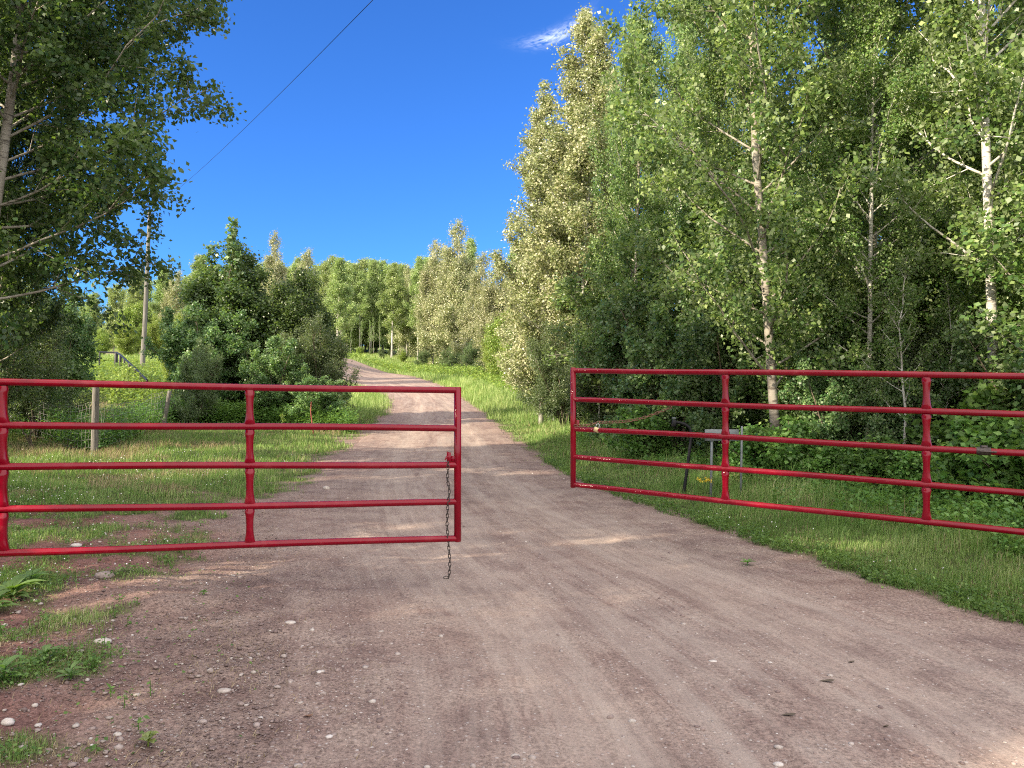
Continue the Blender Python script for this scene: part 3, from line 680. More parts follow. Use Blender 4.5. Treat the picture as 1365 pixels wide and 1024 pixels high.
# ---- right forest understory
for q, (pr, a_, d_, t_, sx, lb, ct) in enumerate([
    (darkbush, 905, 17.0, 385, 1.0, 'dark green broad leaved shrub behind the left half of the right gate', 'shrub'),
    (darkbush, 975, 15.6, 400, 1.0, 'dark shrub at the foot of the pale leaning trunk', 'shrub'),
    (darkbush, 860, 19.5, 405, 1.1, 'dark shrub left of the broad leaved one', 'shrub'),
    (willow, 800, 22.5, 425, 1.0, 'fine leaved willow bush behind the end post of the right gate', 'shrub'),
    (willow, 752, 26.0, 430, 1.0, 'willow bush in the gap between the two gates', 'shrub'),
    (understory, 1085, 14.2, 330, 1.2, 'leafy sapling right of the pale leaning trunk', 'tree'),
    (darkbush, 1070, 14.8, 425, 1.0, 'dark bush behind the middle upright of the right gate', 'shrub'),
    (understory, 1205, 13.6, 330, 1.2, 'leafy sapling in front of the rough barked poplar', 'tree'),
    (darkbush, 1120, 12.9, 470, .9, 'rounded bush low between the leaning trunk and the rough barked poplar', 'shrub'),
    (darkbush, 1200, 11.9, 480, .9, 'rounded bush low behind the right upright of the right gate', 'shrub'),
    (darkbush, 1150, 13.4, 440, 1.0, 'bush at the foot of the rough barked poplar', 'shrub'),
    (understory, 1250, 13.8, 300, 1.2, 'tall leafy sapling left of the slender white trunk', 'tree'),
    (willow, 1235, 12.4, 440, .9, 'willow bush behind the right upright of the right gate', 'shrub'),
    (understory, 1405, 11.8, 260, 1.2, 'leafy sapling at the right edge of the photo', 'tree'),
    (darkbush, 1360, 12.0, 430, .9, 'bush with broad leaves left of the right edge', 'shrub'),
    (darkbush, 1400, 10.2, 420, 1.0, 'bush with broad leaves at the right edge', 'shrub'),
    (understory, 1460, 9.8, 150, 1.2, 'sapling outside the right edge', 'tree'),
    (darkbush, 1500, 9.4, 380, 1.0, 'bush outside the right edge', 'shrub'),
    (understory, 935, 18.5, 250, 1.3, 'leafy sapling above the dark broad leaved shrub', 'tree'),
    (understory, 1015, 17.0, 260, 1.3, 'leafy sapling left of the pale leaning trunk', 'tree'),
    (understory, 830, 22.0, 290, 1.3, 'leafy sapling at the foot of the tall olive poplar', 'tree'),
    (darkbush, 1190, 17.5, 400, 1.3, 'dark bush deep in the forest behind the rough barked poplar', 'shrub'),
    (darkbush, 1280, 15.5, 400, 1.3, 'dark bush deep in the forest right of the rough barked poplar', 'shrub'),
    (darkbush, 1370, 14.0, 400, 1.3, 'dark bush deep in the forest at the right edge', 'shrub'),
    (darkbush, 1100, 20.0, 410, 1.4, 'dark bush deep in the forest behind the leaning trunk', 'shrub'),
    (darkbush, 1000, 22.0, 420, 1.4, 'dark bush deep in the forest left of the leaning trunk', 'shrub'),
    (thicket, 1250, 24, 330, 1.0, 'tall dark thicket deep in the forest right of centre', 'shrub'),
    (thicket, 1120, 28, 350, 1.1, 'tall dark thicket deep in the forest behind the rough poplar', 'shrub'),
    (thicket, 990, 30, 370, 1.1, 'tall dark thicket deep in the forest behind the leaning poplar', 'shrub'),
    (thicket, 1400, 22, 300, 1.0, 'tall dark thicket deep in the forest beyond the right edge', 'shrub'),
    (thicket, 850, 30, 385, 1.1, 'tall dark thicket behind the tall olive poplar', 'shrub')]):
    pr.px(a_, d_, t_, rz=q * 1.7, sxy=sx, label=lb, cat=ct)
for q, (a_, d_, t_, tl_, lb) in enumerate([(1207, 11.4, 330, -.07, 'thin white leaning sapling stem left of the right upright'), (1190, 12.6, 300, -.03, 'thin straight sapling right of the rough barked poplar'), (1262, 11.6, 360, .05, 'thin sapling right of the right upright'), (1100, 14.5, 370, 0, 'thin sapling between the leaning trunk and the rough poplar'), (800, 22, 400, -.02, 'thin pale sapling behind the end post of the right gate'), (838, 20, 420, .03, 'thin sapling left of the dark shrubs'), (1345, 11.2, 380, -.1, 'thin leaning sapling right of the slender white trunk')]):
    pole.px(a_, d_, t_, rz=q * 1.3, tilt=(tl_, 0), label=lb)
for q, (a_, d_, t_, lb) in enumerate([(1285, 9.8, 590, 'low broad leaved bush under the right upright of the right gate'), (1345, 9.2, 560, 'low broad leaved bush at the right edge behind the gate'), (1225, 10.4, 600, 'low broad leaved bush left of the right upright'), (1170, 11.0, 585, 'low broad leaved bush between the two uprights of the right gate'),
    (1105, 11.8, 590, 'low broad leaved bush right of the small sign'), (1050, 12.3, 560, 'low bush hiding the foot of the pale leaning trunk'), (1010, 12.9, 570, 'low bush directly behind the small sign'), (860, 16.5, 545, 'low bush left of the bent black post'), (1400, 8.8, 560, 'low bush just outside the right edge'), (1320, 10.6, 520, 'taller broad leaved bush behind the two at the right edge')]):
    herbbush.px(a_, d_, t_, rz=q * 1.1, sxy=1.25, label=lb, cat='shrub')
# ---- poplars behind and left of the camera: they shade the gates
for q, (x, y, s_) in enumerate([(-8.0, 2.5, .9), (-10.5, -2.5, 1.05), (-8.5, -7.5, 1.0), (-13.5, 4.5, 1.05), (-13, -10, 1.0), (-16, -6, 1.1), (-19, 1, 1.1)]):
    (poplarL, poplarA)[q % 2].place(x, y, s_, q * 1.1, label='poplar beside the road on the left, outside the photo', group='poplars outside the photo on the left')

# ------------------------------------------------------------------ gates
def rail_pt(pa, pb, t): return pa + (pb - pa) * t
def make_gate(name, lab, free, other, ya, yb, ups, length, right=False):
    """free/other: (px, distance) at the free end and at the frame edge; ya/yb rail rows there"""
    root_loc = at(free[0], ya[-1], free[1]); root_loc = Vector((root_loc.x, root_loc.y, gz(root_loc.x, root_loc.y)))
    root = empty(name, root_loc, 0, lab, 'gate')
    def new(m, nm, mt, sm=True):
        o = m.build(nm, mt, root, sm); o.location = -root_loc; return o
    A = [at(free[0], y, free[1]) for y in ya]; B = [at(other[0], y, other[1]) for y in yb]
    L0 = (B[0] - A[0]).length; E = [a + (b - a) * (length / L0) for a, b in zip(A, B)]
    ax = (B[0] - A[0]).normalized(); nrm = Vector((-ax.y, ax.x, 0)).normalized()
    if nrm.y > 0: nrm = -nrm           # towards the camera
    for a, e in zip(A, E):
        m = MB(); n = 24
        P = [a + (e - a) * t + Vector((0, 0, -.004 * math.sin(t * 9 + a.z * 7))) for t in np.linspace(0, 1, n)]
        tube(m, P, .0275, 14); new(m, 'rail', M['red'])
    # end posts
    for S, nm in ((A, 'end_post'), (E, 'hinge_stile')):
        m = MB(); upv = (S[0] - S[-1]).normalized()
        tube(m, [S[-1] - upv * .03, S[-1] - upv * .026, S[0] + upv * .026, S[0] + upv * .032], [.024, .031, .031, .024], 14); new(m, nm, M['red'])
    # pressed uprights, waisted between each pair of rails
    for upx, in [(u_,) for u_ in ups]:
        m = MB()
        # find t along top rail where pixel column = upx
        lo, hi = 0.0, 1.0
        for _ in range(40):
            md = (lo + hi) / 2; Pm = A[0] + (E[0] - A[0]) * md
            c = CM.inverted() @ Pm; xx = 682.5 + c.x / -c.z * FPX
            if (xx < upx) == (not right): hi = md
            else: lo = md
        t = lo
        for r in range(4):
            a = A[r] + (E[r] - A[r]) * t; b = A[r + 1] + (E[r + 1] - A[r + 1]) * t
            up = (a - b).normalized(); n = 13; rows = []
            a2 = a - up * .024; b2 = b + up * .016
            for k in range(n):
                s_ = k / (n - 1); c = a2 + (b2 - a2) * s_
                wd = .027 + .017 * abs(2 * s_ - 1) ** 2.4
                dp = .026 if 0 < k < n - 1 else .018
                if k == 0: wd *= .75
                prof_ = [(-wd, -dp * .5), (-wd, dp * .4), (-wd * .72, dp), (-wd * .25, dp * 1.12), (wd * .25, dp * 1.12), (wd * .72, dp), (wd, dp * .4), (wd, -dp * .5)]
                rows.append([c + ax * q + nrm * w_ for q, w_ in prof_])
            V = [tuple(v_) for rr in rows for v_ in rr]; kk = 8
            F = [[i * kk + j, i * kk + (j + 1) % kk, (i + 1) * kk + (j + 1) % kk, (i + 1) * kk + j] for i in range(n - 1) for j in range(kk)]
            m.add(V, F); m.add(V[:kk], [list(range(kk))]); m.add(V[-kk:], [list(range(kk))[::-1]])
        new(m, 'upright', M['red'])
    return root, new, A, E, ax, nrm
gl, newl, AL, EL, axl, nl = make_gate('metal_gate', 'open red five rail metal gate on the left with a hanging chain', (610, 6.5), (0, 5.7),
    [521, 571, 619.5, 669.5, 717.5], [510, 566.5, 622, 679.5, 737], [333, 4], 4.9)
gr_, newr, AR, ER, axr, nr = make_gate('metal_gate', 'open red five rail metal gate on the right with a brass padlock', (764, 8.3), (1365, 6.17),
    [494, 533, 571.5, 609, 646.5], [501, 553, 604.5, 656.5, 710], [967, 1235], 4.9, True)
# latch brackets
m = MB(); c = AL[2] + axl * .075 + Vector((0, 0, .06)) 
box(m, c, (.035, .02, .085), None); box(m, c + axl * -.038 + Vector((0, 0, -.01)), (.045, .018, .05)); tube(m, [c + Vector((0, 0, .045)) + axl * q for q in (.02, .01, 0)] + [c + axl * .032 + Vector((0, 0, -.02))], .007, 6)
newl(m, 'latch_bracket', M['red'])
m = MB(); c = AR[2] + axr * .055 + Vector((0, 0, .055)); box(m, c, (.03, .018, .08)); box(m, c + axr * -.03 + Vector((0, 0, -.015)), (.035, .016, .03)); newr(m, 'latch_bracket', M['red'])
# clamp near the right edge of the photo
m = MB(); cR = AR[2] + (ER[2] - AR[2]) * (3.78 / 4.9)
P = [cR - axr * .05, cR + axr * .05]; tube(m, P, .034, 14); box(m, cR + Vector((0, 0, .036)), (.05, .03, .022)); tube(m, [cR + nr * .04 + axr * q for q in (-.03, .09)], .008, 6)
newr(m, 'rail_clamp', M['chain'])
def chain_mesh(P, pitch=.034, r=.0042):
    P = np.array([tuple(p) for p in P]); d = np.concatenate([[0], np.cumsum(np.linalg.norm(np.diff(P, axis=0), axis=1))])
    n = int(d[-1] / pitch); m = MB()
    for i in range(n):
        s0 = (i + .5) * pitch; c = np.array([np.interp(s0, d, P[:, k]) for k in range(3)]); c2 = np.array([np.interp(s0 + .004, d, P[:, k]) for k in range(3)])
        T = c2 - c; T /= np.linalg.norm(T) + 1e-9
        ref = np.array([0.3, 1, 0.1]) if i % 2 else np.array([1, -.3, .1]); N = np.cross(T, ref); N /= np.linalg.norm(N)
        hl = pitch * .62 - .001; hw_ = pitch * .30
        L = []
        for a_ in np.linspace(0, 2 * np.pi, 12, endpoint=False):
            ca, sa = math.cos(a_), math.sin(a_)
            L.append(c + T * ((hl - hw_) * np.sign(ca) * min(1, abs(ca) * 2.2) + hw_ * ca) + N * hw_ * sa)
        L.append(L[0]); tube(m, L, r, 5, cap=False)
    return m
top = AL[2] + axl * .085 + Vector((0, 0, .03)) + nl * .03
xg, yg = top.x + .02, top.y + .02
foot = Vector((xg, yg, gz(xg, yg) + .055))
P = [top, top + Vector((-.004, 0, -.15))] + [top + (foot - top) * t + Vector((.012 * math.sin(t * 9), 0, 0)) for t in (.25, .4, .55, .7, .85, .93)] + [foot, foot + Vector((-.022, -.01, .004)), foot + Vector((-.04, .0, -.01))]
o = chain_mesh(P).build('chain', M['chain'], None, True); tag(o, 'dark steel chain hanging from the left gate latch down to the dirt', 'chain')
# padlock and draped chain on the right gate
lockc = at(797, 569, 8.16) + nr * .035
cP = [AR[2] + axr * .03 + nr * .035 + Vector((0, 0, .035)), AR[2] + axr * .13 + nr * .03 + Vector((0, 0, .035)), at(800, 563, 8.15) + nr * .01]
e2 = at(893, 543, 7.85)
for t in np.linspace(.08, 1, 12): cP.append(at(800, 563, 8.15).lerp(e2, t) + Vector((0, .0, -.05 * math.sin(t * math.pi))) - nr * .035)
cP.append(e2 + Vector((0, 0, .05))); cP.append(e2 + nr * .035 + Vector((0, 0, .06)));
o = chain_mesh(cP, .036, .0048).build('chain', M['rust'], None, True); tag(o, 'rusty chain draped between the end and the second rail of the right gate', 'chain')
pk = empty('padlock', lockc, 0, 'small brass padlock on the third rail of the right gate', 'padlock')
m = MB(); box(m, (0, 0, -.03), (.058, .024, .05), Matrix.Rotation(.3, 4, 'Y')); b_ = m.build('lock_body', M['brass'], pk, False)
m = MB(); tube(m, [(-.016 + .008, 0, -.01), (-.016 + .014, 0, .02), (-.006 + .014, 0, .034), (.008 + .014, 0, .034), (.02 + .010, 0, .02), (.02 + .004, 0, -.012)], .0045, 8); m.build('shackle', M['steel'], pk, True)
# hinge posts (just outside the photo)
for E_, ax_, nm in ((EL, axl, 'thick wooden gate post carrying the left gate'), (ER, axr, 'thick wooden gate post carrying the right gate')):
    c = E_[0] + ax_ * .22; g0 = gz(c.x, c.y); m = MB()
    tube(m, [(0, 0, -.1), (0, 0, .8), (0, 0, 1.75), (0, 0, 1.8)], [.11, .105, .10, .09], 14); o = m.build('gate_post', M['weathered'], None, True); o.location = (c.x, c.y, g0); tag(o, nm, 'post')

# ------------------------------------------------------------------ bent black post
b0 = at(911, 662, 11.7); b0 = Vector((b0.x, b0.y, gz(b0.x, b0.y)))
rt = empty('bent_post', b0, 0, 'black bent pipe post with a square head behind the right gate', 'post')
def lp(px, py, d=11.7): return at(px, py, d) - b0
m = MB(); tube(m, [Vector((0, 0, -.05)) + lp(912, 658) * 0, lp(914, 640), lp(918, 610), lp(921.5, 583), lp(921.5, 577), lp(919, 570), lp(913, 565.5), lp(906, 563.5), lp(901, 563)], .024, 12); m.build('pipe', M['black'], rt, True)
m = MB(); box(m, lp(898.5, 564), (.062, .062, .11), Matrix.Rotation(.05, 4, 'Y')); hd = m.build('square_head', M['black'], rt)
m = MB(); box(m, lp(898.5, 557.5), (.056, .056, .02)); m.build('cap', M['galv'], hd)
# ------------------------------------------------------------------ sign seen from behind
s0 = at(949, 655, 11.3); s0 = Vector((s0.x, s0.y, gz(s0.x, s0.y)))
sg = empty('small_sign', s0, 0, 'small grey sheet metal sign on thin posts among weeds behind the right gate', 'sign')
def sp_(px, py, d=11.3): return at(px, py, d) - s0
m = MB(); c = (sp_(939, 580) + sp_(984, 580)) / 2 + Vector((0, -.03, 0)); box(m, c, (.50, .008, .17), Matrix.Rotation(-.02, 4, 'Y')); m.build('sign_panel', M['galv'], sg)
for px_, y0_, w in ((949, 572, .035), (989, 568, .03)):
    t_ = sp_(px_, y0_); m = MB(); box(m, (t_.x, 0.0, t_.z / 2 - .1), (w, .02, t_.z + .2)); m.build('sign_post', M['galv'], sg)
# ------------------------------------------------------------------ wire fence on the left
fp = [(-90, 15.0, 512), (15, 20.5, 513), (128, 17.2, 513), (218, 23.2, 521), (262, 30, 520)]
PB = [Vector((xat(a_, d_), d_, 0)) for a_, d_, _ in fp]
for p_ in PB: p_.z = gz(p_.x, p_.y)
ro = PB[2].copy(); fe = empty('wire_fence', ro, 0, 'old page wire fence with weathered round posts left of the road', 'fence')
tops = []
for (a_, d_, ty), p_ in zip(fp, PB):
    tp = at(a_ + (3 if a_ == 218 else 0), ty, d_); hgt = tp.z - p_.z; m = MB()
    b = Vector((0, 0, -.15)) if a_ != 218 else Vector((0, 0, -.15)); tl = tp - Vector((p_.x, p_.y, p_.z)); tl.y = 0
    if a_ == 218: tl.x += .12
    r_ = .062 if a_ != 128 else .075
    tube(m, [b, tl * .3, tl * .7, tl * .985, tl], [r_ * 1.05, r_, r_ * .97, r_ * .93, r_ * .8], 12)
    o = m.build('fence_post', M['weathered'], fe, True); o.location = p_ - ro; tops.append(p_ + tl)
m = MB(); rgf = random.Random(3)
for k in range(len(PB) - 1):
    n = 26; hs_ = [.12, .3, .48, .66, .84, 1.02, 1.15]
    G = []
    for h in hs_:
        row = []
        for i_ in range(n + 1):
            t = i_ / n; c = PB[k].lerp(PB[k + 1], t); z = gz(c.x, c.y) + h - .16 * (h / 1.15) * math.sin(math.pi * t) + .012 * rgf.uniform(-1, 1)
            row.append(Vector((c.x + .03 * rgf.uniform(-1, 1), c.y - .07, z)) - ro)
        G.append(row); tube(m, row, .0042, 3, cap=False)
    for i_ in range(n + 1): tube(m, [G[q][i_] for q in range(len(hs_))], .0036, 3, cap=False)
m.build('wire_mesh', M['wire'], fe)
# ------------------------------------------------------------------ black railing
rp = [(133, 469.5, 43), (155, 470, 42), (160.5, 473, 40.5), (166, 478, 39), (172.5, 484, 37.5), (180, 491, 36), (187.5, 499, 34.5), (196, 507, 33)]
rb = at(155, 505, 42); rb.z = gz(rb.x, rb.y); ra = empty('black_railing', rb, 0, 'black post and rail barrier stepping down beside the paved road', 'railing')
tp = [at(*q) for q in rp]
for i_, t_ in enumerate(tp):
    g0 = gz(t_.x, t_.y) - .1; w = .20 if i_ == 1 else (.15 if i_ in (2, 4) else .10)
    m = MB(); box(m, Vector((t_.x, t_.y, (g0 + t_.z) / 2)) - rb, (w * .7, w * .7, t_.z - g0)); m.build('post', M['black'], ra)
m = MB()
for a_, b_ in zip(tp[:-1], tp[1:]): tube(m, [a_ - rb, b_ - rb], .05, 6)
m.build('top_rail', M['black'], ra)
# ------------------------------------------------------------------ utility pole and wire
ub = at(191, 470, 47); ut = at(199.5, 283, 47); ubz = gz(ub.x, ub.y)
up_ = empty('utility_pole', (ub.x, ub.y, ubz), 0, 'tall weathered wooden utility pole left of the thicket', 'pole')
m = MB(); tl = Vector((ut.x - ub.x, 0, ut.z - ubz)); tube(m, [Vector((-.05, 0, -.2)), tl * .33, tl * .66, tl], [.15, .13, .115, .10], 12); m.build('pole', M['polewood'], up_, True)
m = MB(); tube(m, [tl, tl + Vector((0, 0, .06)), tl + Vector((0, 0, .16))], [.03, .06, .03], 8); m.build('insulator', M['galv'], up_, True)
w0 = Vector((ut.x, 47, ut.z + .1)); w1 = at(497, 0, 13.0); wd = (w1 - w0); wP = []
for t in np.linspace(0, 1.75, 60): wP.append(w0 + wd * t + Vector((0, 0, -1.1 * t * (1.0 - t) )))
m = MB(); tube(m, wP, .006, 5); tag(m.build('power_line', M['black'], None, True), 'thin power line running from the utility pole up across the sky', 'wire')

# ------------------------------------------------------------------ grass
rg = np.random.default_rng(77)
def blades(name, label, P, h, w, mt, lean=.35, two=True, shift=0.0):
    n = len(P); az = rg.uniform(0, 2 * np.pi, n); d = np.stack([np.cos(az), np.sin(az), np.zeros(n)], 1)
    s = np.stack([-np.sin(az + .6), np.cos(az + .6), np.zeros(n)], 1)
    ln = np.abs(rg.normal(0, lean, n))[:, None]; h = h[:, None]; w = w[:, None] * .5
    up = np.array([0, 0, 1.0])
    mid = P + up * h * .55 + d * h * ln * .25; tip = P + up * h * (1 - .35 * np.minimum(ln, 1.2)) + d * h * ln
    V = np.stack([P - s * w, P + s * w, mid + s * w * .75, mid - s * w * .75, tip], 1).reshape(-1, 3)
    b = np.arange(n)[:, None] * 5
    val = np.clip(rg.normal(.45, .2, n) + .25 * fbm(P[:, 0] * 1.3, P[:, 1] * 1.3, 91, 3) + shift, 0, 1)
    m = MB(); m.add(V, b + np.array([[0, 1, 2, 3]]), val); m.add(np.zeros((0, 3)), (b + np.array([[3, 2, 4]])) - len(V), val)
    o = m.build(name, mt); tag(o, label, kind='stuff'); return o
def sample(n, y0, y1, pw, xl=.82, extra=3.0):
    u_ = rg.uniform(0, 1, n); k = 1 - pw
    Yv = (y0 ** k + u_ * (y1 ** k - y0 ** k)) ** (1 / k)
    Xm = xl * Yv + extra; return rg.uniform(-1, 1, n) * Xm, Yv
x1, y1 = sample(1500000, 2.6, 34, 1.15)
g, dr, dl = grass_mask(x1, y1)
forest = ss(1.7, 3.2, dr) * .9
keep = rg.uniform(0, 1, len(x1)) < g * (1 - .75 * forest) * np.where(dl > 0, .62, 1)
x1, y1, g, dr, dl = x1[keep], y1[keep], g[keep], dr[keep], dl[keep]
z1 = ground_z(x1, y1)
hh = rg.uniform(.035, .105, len(x1)) * (.6 + .55 * g) * np.interp(y1, [3, 8, 16, 30], [.75, 1, 1.35, 1.6]) * (1 + .9 * ss(.5, 2.4, dr)) * (.55 + .95 * np.clip(.5 + fbm(x1 * 1.7, y1 * 1.7, 61, 3), 0, 1))
hh *= np.where((dl > -.2) & (y1 < 9.5), .62, 1.0) * np.where(dr > -.5, .45 + .55 * ss(0, 1.5, dr), 1)
hh *= np.where(rg.uniform(0, 1, len(x1)) < .045 * (dr > .25), rg.uniform(1.5, 2.3, len(x1)), 1)
ww = .0032 * np.interp(y1, [3, 8, 16, 34], [.9, 1.2, 2.1, 4.2]) * rg.uniform(.7, 1.4, len(x1))
P = np.stack([x1, y1, z1 - .004], 1)
dryp = ((fbm(x1 * .7, y1 * .7, 71, 3) > .38) & (dl > .5) & (rg.uniform(0, 1, len(x1)) < .75)) | (rg.uniform(0, 1, len(x1)) < .04 + .16 * ss(0, .5, fbm(x1 * 2.1, y1 * 2.1, 77, 3)))
blades('grass', 'green grass on the verges near the gates', P[~dryp], hh[~dryp], ww[~dryp], M['grass'])
blades('dry_grass', 'tan dry grass patches in the lawn left of the road', P[dryp], hh[dryp] * 1.05, ww[dryp], M['dry'], .6)
x1, y1 = sample(420000, 32, 105, .9, .8, 8)
g, dr, dl = grass_mask(x1, y1); keep = rg.uniform(0, 1, len(x1)) < g * np.where(dr > 12, .3, 1); x1, y1 = x1[keep], y1[keep]
blades('grass', 'tall sunlit grass on the verge beyond the road bend', np.stack([x1, y1, ground_z(x1, y1) - .01], 1), rg.uniform(.15, .5, len(x1)), .022 * (y1 / 50) * rg.uniform(.7, 1.3, len(x1)), M['grass'], .3, shift=.15)

lx1, ly1 = sample(60000, 2.6, 13, 1.2, .72, 1.5); latl, hwl = road_coord(lx1, ly1)
kp = rg.uniform(0, 1, len(lx1)) < np.where(latl < 0, .5 * ss(-.7, .4, -latl - hwl), .35 * ss(-.5, .1, latl - hwl)) * np.clip(.35 + fbm(lx1 * 1.4, ly1 * 1.4, 88, 3), .03, 1)
lx1, ly1 = lx1[kp], ly1[kp]
blades('dry_litter', 'bits of straw and dry plant litter lying on the dirt', np.stack([lx1, ly1, ground_z(lx1, ly1) + .004], 1), rg.uniform(.015, .035, len(lx1)), np.full(len(lx1), .0035), M['dry'], 3.0)
# ------------------------------------------------------------------ clover and herbs
def ground_leaves(name, label, P, size, mt, asp=.8, up=1.6, droop=0):
    m = MB(); add_leaves(m, rg, P, size, asp, up, None, None, droop); o = m.build(name, mt); tag(o, label, kind='stuff'); return o
cx_, cy_ = sample(260000, 2.8, 17, 1.25, .75, 2.0)
g, dr, dl = grass_mask(cx_, cy_)
cn = fbm(cx_ * 1.1, cy_ * 1.1, 101, 3)
pr_ = g * ss(-.05, .35, cn + .25 * ss(3, 8, 14 - cy_)) * np.where(dl > -.3, 1.0, ss(.9, .2, dr) * 1.1) + .03 * ss(-.1, .6, dl) * (cy_ < 10)
keep = rg.uniform(0, 1, len(cx_)) < pr_ * .6
cx_, cy_ = cx_[keep], cy_[keep]; cz = ground_z(cx_, cy_)
ground_leaves('clover', 'low clover leaves in patches at the edges of the dirt', np.stack([cx_, cy_, cz + rg.uniform(.008, .06, len(cx_))], 1), .021 * np.interp(cy_, [3, 8, 16], [.9, 1.1, 1.7]), M['herb'], .95)
# white clover flowers
sel = rg.choice(len(cx_), 1700, replace=False); sel = sel[cy_[sel] > rg.uniform(4.5, 7.5, len(sel))]; sel = sel[(cx_[sel] < 0) | (rg.uniform(0, 1, len(sel)) < .25)]
m = MB(); th = np.linspace(0, 2 * np.pi, 5, endpoint=False)
FV = np.concatenate([[[0, 0, 1.1]], np.stack([np.cos(th), np.sin(th), np.full(5, .35)], 1), np.stack([np.cos(th + .6) * .8, np.sin(th + .6) * .8, np.full(5, -.5)], 1)])
FF = [[0, 1 + i_, 1 + (i_ + 1) % 5] for i_ in range(5)] + [[1 + i_, 6 + i_, 1 + (i_ + 1) % 5] for i_ in range(5)] + [[1 + (i_ + 1) % 5, 6 + i_, 6 + (i_ + 1) % 5] for i_ in range(5)]
n = len(sel); s_ = (rg.uniform(.0035, .007, n) * np.interp(cy_[sel], [3, 8, 16], [.9, 1.1, 1.6]))[:, None, None]
C = np.stack([cx_[sel], cy_[sel], cz[sel] + rg.uniform(.05, .1, n)], 1)
V = FV[None] * s_ + C[:, None]; F = (np.array(FF)[None] + (np.arange(n) * 11)[:, None, None]).reshape(-1, 3)
m.add(V.reshape(-1, 3), F); tag(m.build('clover_flowers', M['petal']), 'tiny white clover flowers dotted over the grass', kind='stuff')

def herb_layer(name, label, n, pts, hfun, size, mt, seed, asp=.7, dens=26):
    """leafy stems; pts(x,y)->keep probability"""
    r2 = np.random.default_rng(seed); xs, ys = pts(r2, n); k = len(xs)
    zs = ground_z(xs, ys); hs_ = hfun(xs, ys) * r2.uniform(.5, 1.2, k); m = MB()
    lx, ly = r2.normal(0, .12, k), r2.normal(0, .12, k)
    # stems as thin crossed strips
    B0 = np.stack([xs, ys, zs], 1); T0 = B0 + np.stack([lx * hs_, ly * hs_, hs_], 1); w_ = np.array([.003, 0, 0])
    V = np.stack([B0 - w_, B0 + w_, T0 + w_ * .4, T0 - w_ * .4], 1).reshape(-1, 3); m.add(V, np.arange(k * 4).reshape(-1, 4), np.full(k, .3))
    id_ = np.repeat(np.arange(k), dens); t = r2.uniform(.15, 1.02, len(id_))[:, None]
    P = B0[id_] + (T0 - B0)[id_] * t + r2.normal(0, 1, (len(id_), 3)) * np.array([1, 1, .35]) * (hs_[id_] * .17)[:, None]
    P[:, 2] = np.maximum(P[:, 2], zs[id_] + .02)
    add_leaves(m, r2, P, size * r2.uniform(.7, 1.25, len(P)), asp, 1.3, None, np.clip(r2.normal(.5, .2, len(P)) + .3 * fbm(P[:, 0] * .9, P[:, 1] * .9, 7, 2), 0, 1), .3)
    o = m.build(name, mt); tag(o, label, kind='stuff'); return o
def right_pts(lo, hi, y0, y1):
    def f(r2, n):
        y_ = y0 + (y1 - y0) * r2.uniform(0, 1, n) ** 1.5; xr = np.interp(y_, RE[:, 1], RE[:, 0]); x_ = xr + r2.uniform(lo, hi, n)
        d_ = x_ - xr; kp = (ss(1.15, 2.1, d_ + .8 * fbm(x_ * .7, y_ * .7, 55, 3)) > r2.uniform(0, 1, n))
        return x_[kp], y_[kp]
    return f
herb_layer('undergrowth', 'leafy green undergrowth along the forest edge behind the right gate', 5200, right_pts(1.2, 9, 6.5, 24), lambda x, y: .28 + .32 * ss(1.8, 4.5, x - np.interp(y, RE[:, 1], RE[:, 0])), .06, M['herb'], 5, .75, 30)
herb_layer('forest_herbs', 'dark low plants covering the forest floor deeper inside', 3800, right_pts(6, 26, 6, 45), lambda x, y: .6 + 0 * x, .11, M['dark'], 6, .8, 24)
def left_pts(r2, n):
    # along the fence line
    t = r2.uniform(0, len(PB) - 1.001, n); k = t.astype(int); f = t - k; A_ = np.array([[q.x, q.y] for q in PB])
    p_ = A_[k] + (A_[k + 1] - A_[k]) * f[:, None]; off = np.abs(r2.normal(0, 1.3, n)) + .15
    return p_[:, 0] - off * .5, p_[:, 1] + off
herb_layer('undergrowth', 'weeds growing through the wire fence on the left', 1500, left_pts, lambda x, y: .75 + 0 * x, .075, M['herb'], 8, .5, 26)
def isl_pts(r2, n):
    a_ = r2.uniform(225, 470, n); d_ = 26.2 - 1.6 * np.abs(a_ - 340) / 130 + r2.exponential(1.2, n); x_ = (a_ - 682) / FPX * d_; return x_, d_
herb_layer('undergrowth', 'fresh green weeds at the foot of the bush group', 1500, isl_pts, lambda x, y: .7 + 0 * x, .09, M['herb'], 9, .6, 24)
def edge_pts(r2, n):
    y_ = 4 + 14 * r2.uniform(0, 1, n) ** 1.4; xr = np.interp(y_, RE[:, 1], RE[:, 0]); x_ = xr + np.abs(r2.normal(.12, .22, n)) + .12 * fbm(y_ * 2.2, y_ * 0, 5, 3)
    return x_, y_
herb_layer('verge_weeds', 'low leafy weeds and clover along the right edge of the road', 1500, edge_pts, lambda x, y: .10 + 0 * x, .030, M['herb'], 21, .6, 12)
def leftpatch_pts(r2, n):
    y_ = 2.8 + 9 * r2.uniform(0, 1, n) ** 1.3; x_ = np.interp(y_, LE[:, 1], LE[:, 0]) - r2.uniform(.1, 1, n) * (2 + .5 * y_)
    g_, _, _ = grass_mask(x_, y_); kp = r2.uniform(0, 1, n) < .06 + .94 * g_ * ss(-.2, .3, fbm(x_ * 1.6, y_ * 1.6, 23, 3)); return x_[kp], y_[kp]
herb_layer('dirt_weeds', 'small leafy weeds scattered on the dirt left of the road', 2600, leftpatch_pts, lambda x, y: .075 + 0 * x, .026, M['herb'], 22, .55, 12)
